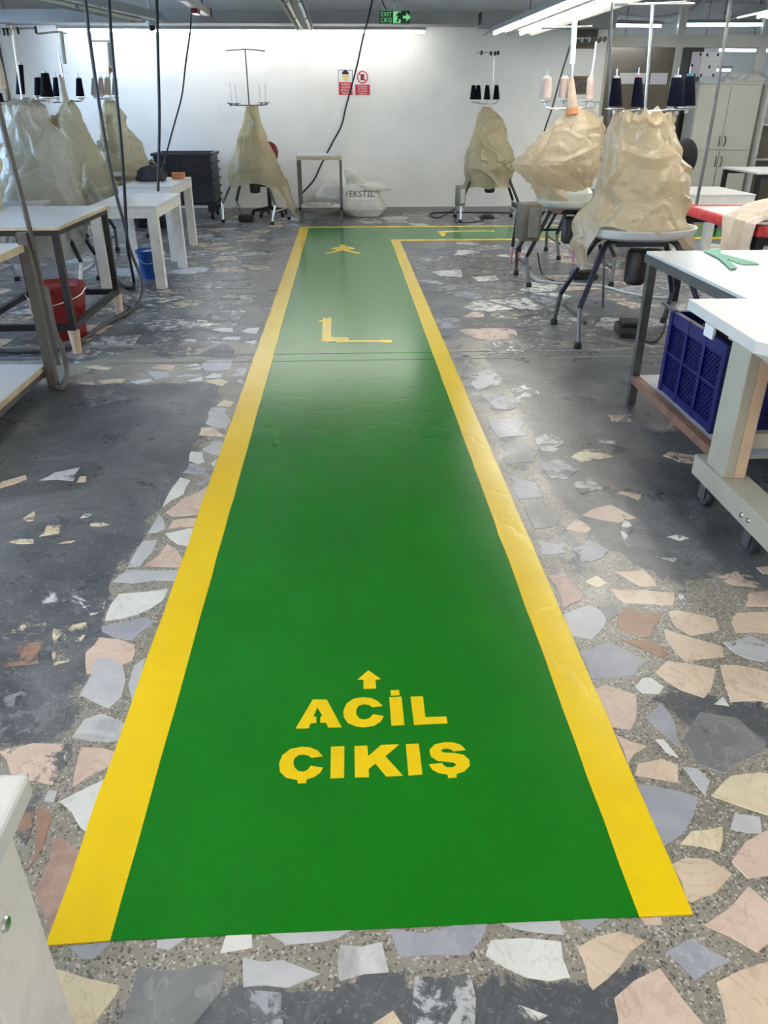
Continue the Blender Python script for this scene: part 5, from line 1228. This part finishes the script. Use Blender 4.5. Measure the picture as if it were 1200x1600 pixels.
# black five star chair base under it, red chair back behind
t = thing('task_chair', 'chair with red backrest and black star base behind the bagged machine', 'chair', (-1.12, 12.42, 0))
for k in range(5):
    a = k * 1.2566 + 0.5; e = (0.27 * math.cos(a), 0.27 * math.sin(a)); MB().tube([(0, 0, 0.12), (e[0], e[1], 0.07)], 0.024, 8, 0.018).build('base_arm', 'blackplastic', t)
    MB().lathe([(0.01, -.014), (0.03, -.014), (0.03, .014), (0.01, .014)], (e[0], e[1], 0.03), 12, axis=(-math.sin(a), math.cos(a), 0)).build('caster_wheel', 'rubber', t, smooth=True)
MB().tube([(0, 0, .1), (0, 0, .42)], .03, 12).build('gas_column', 'blackmetal', t, smooth=True)
MB().rng(-.2, .2, -.19, .2, .42, .5, .03).build('seat', 'blackplastic', t, smooth=True)
b = MB().lathe([(0.0, -.025), (0.10, -.025), (0.135, 0), (0.10, .025), (0.0, .025)], (0.02, 0.22, .86), 24, axis=(0.1, 1, 0), sy=1.1); b.build('backrest', 'redplastic', t, smooth=True)
MB().tube([(0.0, .18, .46), (0.0, .25, .8)], .015, 8).build('back_bar', 'blackmetal', t)
q = G(374, 346)
b = MB(); b.box((q.x + 0.1, q.y, 0.05), (.2, .2, .1), 0, .02); solo('foot_pedal', b, 'pedal', 'black pedal box under the machine beside the side table', 'pedal', smooth=True)

# ---- machine by the wall with four black cones
ym = 11.82
machine('bagged machine on dark splayed legs with grey control box by the white wall', (2.06, ym), 0.0, 0.75, 0.34, 'blackmetal', 'blackplastic', box=(-0.44, -0.33, 0.36), sleeve='steel', spread=(0.42, 0.29))
cover('yellowish plastic cover over the machine with four black cones by the wall', ym, [(167, 755, 764), (176, 748, 775), (185, 746, 786), (195, 743, 791), (208, 735, 793), (224, 731, 797), (240, 727, 803), (250, 725, 806), (262, 723, 803), (275, 725, 801), (292, 727, 800)], 'poly_yellow', 2.0, 0.95)
thread_stand(None, 'steel thread stand with black guides before the white wall', ym, ((767, 178), (772, 82)), [[(745, 82), (777, 82)], [(738, 158), (742, 161), (768, 163), (776, 160)]], [(738, 157, 7), (747, 157, 7), (761, 156, 6), (776, 156, 7)], [(752, 81), (767, 82), (773, 82), (778, 81)])
for x in (739.5, 747, 761, 775.5): cone('black thread cone on the stand before the white wall', ym, x - 5.5, x + 5, 156, (x - 2.5, x + 3.5), 133, 'th_black', 'black cones before the white wall')
q = G(765, 337)
t = thing('foot_pedal', 'flat black pedal on the floor beyond the walkway', 'pedal', (q.x - 0.1, q.y - 0.35, 0))
MB().rng(-.1, .1, -.1, .1, 0, .035, .006).build('base', 'pedal', t); MB().rng(-.07, .07, -.09, .05, .035, .06, .006).build('treadle', 'pedal', t)

# ---- right middle machine with pinkish cones
ym = 7.37
machine('bagged machine on black legs with brownish control box beside the walkway branch', (2.04, ym), 0.0, 0.72, 0.30, 'blackmetal', 'blackplastic', 'machine', sleeve='greymetal')
t = thing('control_box', 'brownish metal control box hung on a black machine leg', 'control box', (1.60, 7.05, 0.42))
MB().box((0, 0, 0.15), (.17, .20, .30), 0.1, .008).build('case', 'boxbrown', t, smooth=True); MB().box((0.02, -.105, 0.15), (.09, .008, .24), 0.1).build('cover_plate', 'boxgrey', t)
cover('large crumpled beige plastic cover ballooning over the machine with pinkish cones', ym, [(168, 893, 903), (176, 884, 922), (187, 872, 936), (199, 858, 942), (213, 842, 943), (227, 827, 942), (242, 812, 940), (256, 798, 937), (266, 803, 933), (276, 815, 929), (290, 831, 925), (308, 838, 922), (329, 838, 905)], 'poly_beige', 3.3, 0.75, fold=0.06)
thread_stand(None, 'tall thread stand in a pale plastic sleeve above the ballooning bag', ym, ((893, 185), (897, 25)), [[(846, 44), (925, 41)], [(853, 168), (860, 170), (885, 170), (930, 167)]], [(853, 157, 9), (880, 156, 9), (917, 157, 11), (931, 158, 8)], [], fat=((894, 100), (898, 30), 0.024))
thread_stand(None, 'steel thread stand with black ring guides behind the pinkish cones', 8.75, ((918, 180), (932, 62)), [[(895, 60), (950, 59)]], [(936, 158, 6)], [(910, 60), (922, 60), (928, 60), (936, 60), (944, 59)])
machine('bagged machine standing behind the ballooning bag', (2.66, 8.75), 0.0, 0.75, 0.36, 'blackmetal', 'blackplastic')
cover('clear greyish plastic cover peeping out behind the ballooning bag', 8.75, [(170, 910, 922), (178, 902, 932), (190, 895, 940), (202, 890, 945), (230, 885, 950), (300, 882, 957)], 'poly_grey', 13.3, 0.9)
cone('pinkish thread cone standing clear left over the ballooning bag', ym, 843, 861, 154, (847, 862), 121, 'th_pinkish', None)
cone('pinkish thread cone partly behind the bare tilted paper cone', ym + .02, 873, 887, 153, (876, 889), 121, 'th_pinkish', None, pin=False)
cone('slim pinkish thread cone beside the dark square picture', ym, 915, 926, 155, (918, 928), 121, 'th_pinkish', None)
t = thing('paper_cone', 'bare cream paper cone with orange band tilted on the ballooning bag', 'paper cone', tuple(AY(894, 178, ym - .05)))
MB().lathe([(0.055, 0), (0.052, .03), (0.048, .05)], n=18, axis=(-.14, 0, 1)).build('orange_band', 'orange', t, smooth=True)
MB().lathe([(0.049, .05), (0.022, .25), (0.016, .28), (0, .28)], n=18, axis=(-.14, 0, 1)).build('shell', 'palewood', t, smooth=True)
# low black table with pink-socked feet behind it
t = thing('low_black_table', 'low black-legged table with pink foot sleeves behind the ballooning bag', 'table', (2.06, 8.1, 0))
MB().rng(-.36, .36, -.2, .2, .56, .6).build('tabletop', 'blackplastic', t)
for sx in (-1, 1):
    for sy in (-1, 1):
        MB().tube([(sx * .3, sy * .15, .56), (sx * .33, sy * .18, .1)], .017, 8).build('leg', 'blackmetal', t)
        MB().tube([(sx * .325, sy * .175, .17), (sx * .335, sy * .185, 0.0)], .023, 10, .016).build('foot_sleeve', 'pinksock', t, smooth=True)
    MB().tube([(sx * .315, -.165, .33), (sx * .315, .165, .33)], .012, 8).build('brace', 'blackmetal', t)
MB().tube([(-.315, -.165, .38), (.315, -.165, .38)], .012, 8).build('brace', 'blackmetal', t)
t = thing('foot_pedal', 'black pedal on the floor under the ballooning bag', 'pedal', (2.27, 7.45, 0))
MB().rng(-.12, .12, -.07, .07, 0, .05, .01).build('base', 'pedal', t); MB().rng(-.11, .1, -.06, .05, .05, .075, .008).build('treadle', 'pedal', t)

# ---- front right machine with navy cones
ym = 5.42
machine('bagged machine with white round tray on dark blue splayed legs', (1.98, 5.40), 0.0, 0.745, 0.375, 'bluemetal', 'blackplastic', sleeve='greymetal', spread=(0.42, 0.33))
def hem4(a):
    ca, sa = math.cos(a), math.sin(a)
    return 0.745 - 0.27 * max(0, -ca) ** 1.5 * (1 if sa > -0.35 else max(0, 1 + (sa + .35) * 3)) - 0.17 * max(0, ca) ** 2 - 0.12 * max(0, sa) + 0.012 * math.sin(a * 5)
cover('crumpled beige plastic cover over the machine with dark blue legs', ym, [(176, 957, 1052), (188, 952, 1055), (204, 947, 1056), (218, 942, 1058), (232, 938, 1065), (260, 933, 1072), (280, 926, 1079), (310, 923, 1076), (326, 912, 1075), (336, 903, 1074), (350, 897, 1080), (380, 895, 1083), (430, 896, 1080)], 'poly_beige', 5.2, 0.88, hem4, fold=0.055)
thread_stand(None, 'steel thread stand with four white plates holding navy cones', ym, ((1006, 200), (1020, 5)), [[(960, 7), (1010, 7), (1072, 3)], [(958, 170), (975, 175), (1015, 174), (1060, 172), (1075, 168)], [(1008, 6), (1084, 6)], [(980, 195), (985, 182), (1000, 177), (1014, 177)]], [(961, 169, 15), (996, 171, 15), (1058, 170, 14), (1073, 167, 14)])
cone('navy thread cone with white core, beside the glossy brown board', ym, 951, 972, 167, (957, 970), 122, 'th_navy', None)
cone('navy thread cone with pink core and pink base', ym - .03, 986, 1006, 168, (992, 1003), 121, 'th_navy', None, core='redp')
cone('broad navy thread cone with white core touching the teal-cored one', ym - .04, 1042, 1068, 167, (1050, 1068), 121, 'th_navy', None)
cone('navy thread cone with teal core', ym + .10, 1068, 1086, 166, (1070, 1085), 119, 'th_navy', None, core='tealp')
t = thing('foot_pedal', 'black stepped pedal on the floor by the metal table leg', 'pedal', (2.03, 5.42, 0), math.radians(-8))
b = MB(); b.prism([Vector((-.085, y, z)) for y, z in ((-.13, 0), (.13, 0), (.13, .05), (.09, .075), (-.09, .075), (-.13, .04))], (.17, 0, 0)); b.build('base', 'pedal', t)
MB().rng(-.07, .07, -.10, .07, .076, .105, .008).build('treadle', 'pedal', t)

# ---- left row of machines
ym = 7.3
machine('bagged machine with red motor behind the black-framed table', (-2.72, ym), 0.0, 0.76, 0.36, 'blackmetal', 'redplastic', sleeve='steel')
cover('large greyish clear plastic cover behind the black-framed table', ym, [(158, 24, 62), (164, 13, 74), (176, 11, 77), (186, 12, 80), (195, 11, 88), (214, 6, 102), (236, -4, 111), (274, -10, 119), (315, -12, 131), (360, -16, 140), (420, -14, 135)], 'poly_grey', 6.1, 0.8, lambda a: 0.42 - 0.15 * max(0, math.cos(a + .5)), fold=0.06)
thread_stand(None, 'steel thread stand with black butterfly guides above the greyish bag', ym, ((37, 170), (18, 42)), [[(-10, 45), (57, 44)], [(57, 53), (95, 49)], [(-10, 159), (76, 157)]], [(40, 152, 8), (58, 150, 5), (74, 152, 13)], [(6, 47), (12, 47), (28, 45), (56, 44)])
cone('large black thread cone over the greyish bag', ym - .04, 64, 84, 152, (64, 76), 114, 'th_black', None)
cone('dark purple thread cone behind the large black cone', ym + .06, 54, 67, 150, (54, 64), 121, 'th_purple', None)
cone('navy thread cone wrapped with white bands at the greyish bag', ym + .1, 25, 39, 148, (27, 36), 101, 'th_navy', None, pin=False)
ym = 9.0
machine('bagged machine second along the row behind the greyish bag', (-2.98, ym), 0.0, 0.76, 0.36, 'blackmetal', 'blackplastic')
cover('yellowish plastic cover with orange cloth inside, second in the row', ym, [(157, 101, 116), (165, 98, 122), (175, 91, 127), (192, 84, 134), (205, 83, 140), (217, 84, 146), (242, 84, 159), (267, 84, 172), (290, 83, 186), (330, 84, 196)], 'poly_olive', 7.7, 0.85, fold=0.055)
blob('orange_cloth', 'orange', 'orange cloth wrapped round the head of the second bagged machine', 'cloth', (-3.12, 8.93, 1.16), (0.15, 0.12, 0.26), 3.3, 0.2)
thread_stand(None, 'thread stand in pale sleeve above the second bag in the row', ym, ((106, 165), (92, 84)), [[(84, 160), (125, 158), (132, 152)], [(84, 50), (104, 52)]], [(89, 152, 5), (126, 152, 9)], fat=((100, 100), (94, 48), 0.028))
cone('dark purple thread cone left of the pale tilted cone', ym, 83, 93, 151, (83, 91), 121, 'th_purple', None)
cone('navy thread cone set apart from the pale tilted cone', ym, 119, 132, 151, (119, 127), 122, 'th_navy', None)
cone('pale pinkish tilted thread cone over the second bag', ym - .06, 95, 108, 160, (90, 98), 120, 'th_cream', None, core='redp', pin=False)
ym = 10.6
machine('bagged machine third along the row nearest the corner', (-2.86, ym), 0.0, 0.76, 0.36, 'blackmetal', 'blackplastic')
cover('yellowish plastic cover over the third machine near the grey crate trolley', ym, [(158, 165, 181), (165, 162, 186), (178, 160, 194), (190, 156, 198), (200, 153, 203), (215, 153, 214), (225, 153, 222), (250, 155, 234), (272, 158, 242), (300, 158, 250)], 'poly_olive', 9.4, 0.9, fold=0.055)
thread_stand(None, 'thread stand with pale sleeve and orange tag above the third bag', ym, ((174, 168), (168, 66)), [[(139, 64), (172, 64)], [(146, 150), (152, 154), (178, 156)]], [(147, 149, 5), (158, 149, 5), (168, 152, 6), (181, 152, 6)], fat=((174, 105), (170, 66), 0.026))
for x, m in ((147, 'th_greyth'), (158, 'th_pinkish'), (167.5, 'th_cream'), (180, 'th_greyth')):
    cone({'th_greyth': 'slim grey thread cone beside the slim pinkish one' if x < 150 else 'slim grey thread cone beside the pale sleeve of the third stand', 'th_pinkish': 'slim pinkish thread cone over the third bag', 'th_cream': 'slim cream thread cone over the third bag'}[m], ym, x - 5, x + 5, 149, (x - 4, x + 3), 122, m, 'slim cones over the third bag')
solo('tag', MB().prism([AY(x, y, ym - .04) for x, y in ((169, 104), (177, 107), (175, 112), (171, 117))], (0, 0.004, 0)), 'orange', 'small orange tag hanging on the third thread stand', 'tag')
blob('bin_bag', 'blackplastic', 'black bin bag on the floor between third bag and crate trolley', 'bag', (-2.62, 11.35, 0), (0.28, 0.25, 0.62), 4.9, 0.22)
ym = 6.0
machine('bagged machine at the window side beside the black-framed table', (-3.22, ym), 0.0, 0.76, 0.36, 'blackmetal', 'blackplastic')
cover('beige plastic cover over the machine at the window side', ym, [(170, -80, -40), (200, -90, -16), (225, -94, -4), (270, -100, 0), (330, -100, 2), (380, -100, 3)], 'poly_beige', 11.9, 0.8)
cone('dark thread cone at the window side', ym, -8, 6, 160, (-6, 3), 146, 'th_purple', None)
cone('pale thread cone tilted at the window side', ym + .15, -6, 11, 139, (-4, 2), 95, 'th_cream', None, pin=False)
thread_stand(None, 'thread stand above the machine at the window side', ym, ((-38, 190), (-40, 60)), [[(-70, 162), (3, 163)]], [(-2, 161, 9), (-30, 161, 9)])

# ------------------------------------------------------------------ hanging cables, poles, floor cables
def cable(name, label, pts, r, m='cable', cat='cable', k=6, group=None):
    return solo(name, MB().tube(smooth_pts(pts, k), r, 8), m, label, cat, group, smooth=True)
def hang(pix, Y):
    P = [AY(x, y, Y) for x, y in pix]; d = P[0] - P[1]
    s = (ZC - P[0].z) / d.z if d.z > 0.01 else 0
    return ([P[0] + d * s] if s > 0.02 else []) + P
cable('hanging_cable', 'grey cable hanging slack to the bare white table', hang([(133, 0), (140, 60), (153, 150), (168, 240), (183, 310), (193, 345), (203, 390)], 6.95) + [G(222, 440, .12), G(216, 474, .02), G(190, 494, .014), G(160, 508, .014), G(112, 541, .014), G(60, 549, .014), G(0, 548, .014), G(-60, 540, .014)], 0.014, 'cable')
cable('hanging_cable', 'dark cable hanging down in front of the bare white table', hang([(170, 0), (174, 60), (181, 140), (189, 220), (194, 290), (197, 345), (200, 390)], 6.85) + [G(209, 438, .05), G(206, 450, .012), G(190, 445, .012), G(178, 432, .012)], 0.013, 'cabledark')
cable('hanging_cable', 'straight dark cable hanging above the rear white table', hang([(245, 0), (247, 90), (249, 180), (248, 250), (247, 299)], 8.45), 0.014, 'cabledark')
cable('hanging_cable', 'thin black cable falling from the busway to the crate trolley', [AY(300, 12, 11.85), AY(297, 50, 11.85), AY(290, 100, 11.85), AY(284, 150, 11.85), AY(272, 195, 11.85), AY(260, 240, 11.85), AY(252, 275, 11.75), AY(251, 300, 11.7), AY(250, 330, 11.7), AY(249, 343, 11.75)], 0.011, 'cabledark')
cable('hanging_cable', 'black cable crossing the white wall beside the posters', [AY(583, -6, 12.3), AY(575, 30, 12.3), AY(567, 60, 12.42), AY(556, 110, 12.75), AY(541, 165, 12.84), AY(534, 195, 12.84), AY(520, 222, 12.84), AY(503, 255, 12.84), AY(490, 282, 12.84), AY(471, 303, 12.84)], 0.012, 'cabledark')
cable('hanging_cable', 'dark cable hanging behind the ballooning bag', hang([(906, 30), (893, 66), (876, 120), (863, 168), (850, 208), (843, 260), (841, 330), (842, 366)], 10.8), 0.011, 'cabledark')
cable('service_pole', 'slim grey conduit pole slanting past the cabinet to the red-edged table', hang([(1142, 0), (1116, 170), (1088, 320), (1070, 410)], 6.75) + [G(1066, 432, 0.0)], 0.014, 'greymetal', 'pole', 2)
cable('service_pole', 'thin grey conduit pole behind the navy cones', [AY(x, y, 6.2) for x, y in ((957, 2), (954, 60), (951, 200), (947, 330), (944, 400))] + [G(942, 480, 0.0)], 0.009, 'greymetal', 'pole', 2)
p = [AY(-24, 60, 4.35), AY(0, 178, 4.35), AY(25, 275, 4.38), AY(47, 362, 4.42), AY(62, 430, 4.47), AY(80, 520, 4.47), AY(92, 570, 4.48)]
cable('service_pole', 'grey conduit slanting down to the taped corner post', p, 0.015, 'hose', 'pole', 3)
cable('floor_hose', 'grey hose looped at the foot of the taped corner post', [G(72, 450, .48), G(85, 515, .27), G(97, 545, .16), G(103, 580, .03), G(98, 604, .02), G(88, 606, .02)], 0.016, 'hose', 'hose')
cable('floor_cable', 'grey cable lying on the floor between the bagged machines', [G(822, 385, .1), G(824, 415, .012), G(835, 436, .012), G(860, 441, .012), G(900, 444, .012), G(940, 447, .012), G(975, 456, .012), G(1010, 463, .012), G(1045, 466, .012)], 0.012, 'galv')
cable('floor_cable', 'thin black cable to the pedal under the ballooning bag', [G(840, 395, .2), G(846, 425, .01), G(860, 437, .01), G(880, 440, .01), G(893, 434, .01)], 0.006, 'cabledark')
cable('floor_cable', 'thin black cable from the stepped pedal', [G(1003, 532, .012), G(1020, 534, .01), G(1035, 522, .01), G(1042, 495, .05), G(1048, 465, .2)], 0.007, 'cabledark')
cable('floor_cable', 'black cable coil on the floor by the white wall', [G(712, 325, .1), G(700, 333, .012), G(685, 340, .01), G(674, 338, .01), G(676, 333, .01), G(720, 332, .01), G(800, 333, .01)], 0.010, 'cabledark')
cable('floor_cable', 'thin cable running to the flat black pedal', [G(713, 340, .05), G(712, 347, .01), G(730, 348, .01), G(750, 345, .01), G(758, 342, .01)], 0.007, 'cabledark')
cable('floor_cable', 'short black wire end lying on the floor by the black-framed table', [G(190, 470, .012), G(197, 478, .01), G(204, 480, .01), G(190, 490, .01), G(178, 496, .01)], 0.006, 'cabledark')
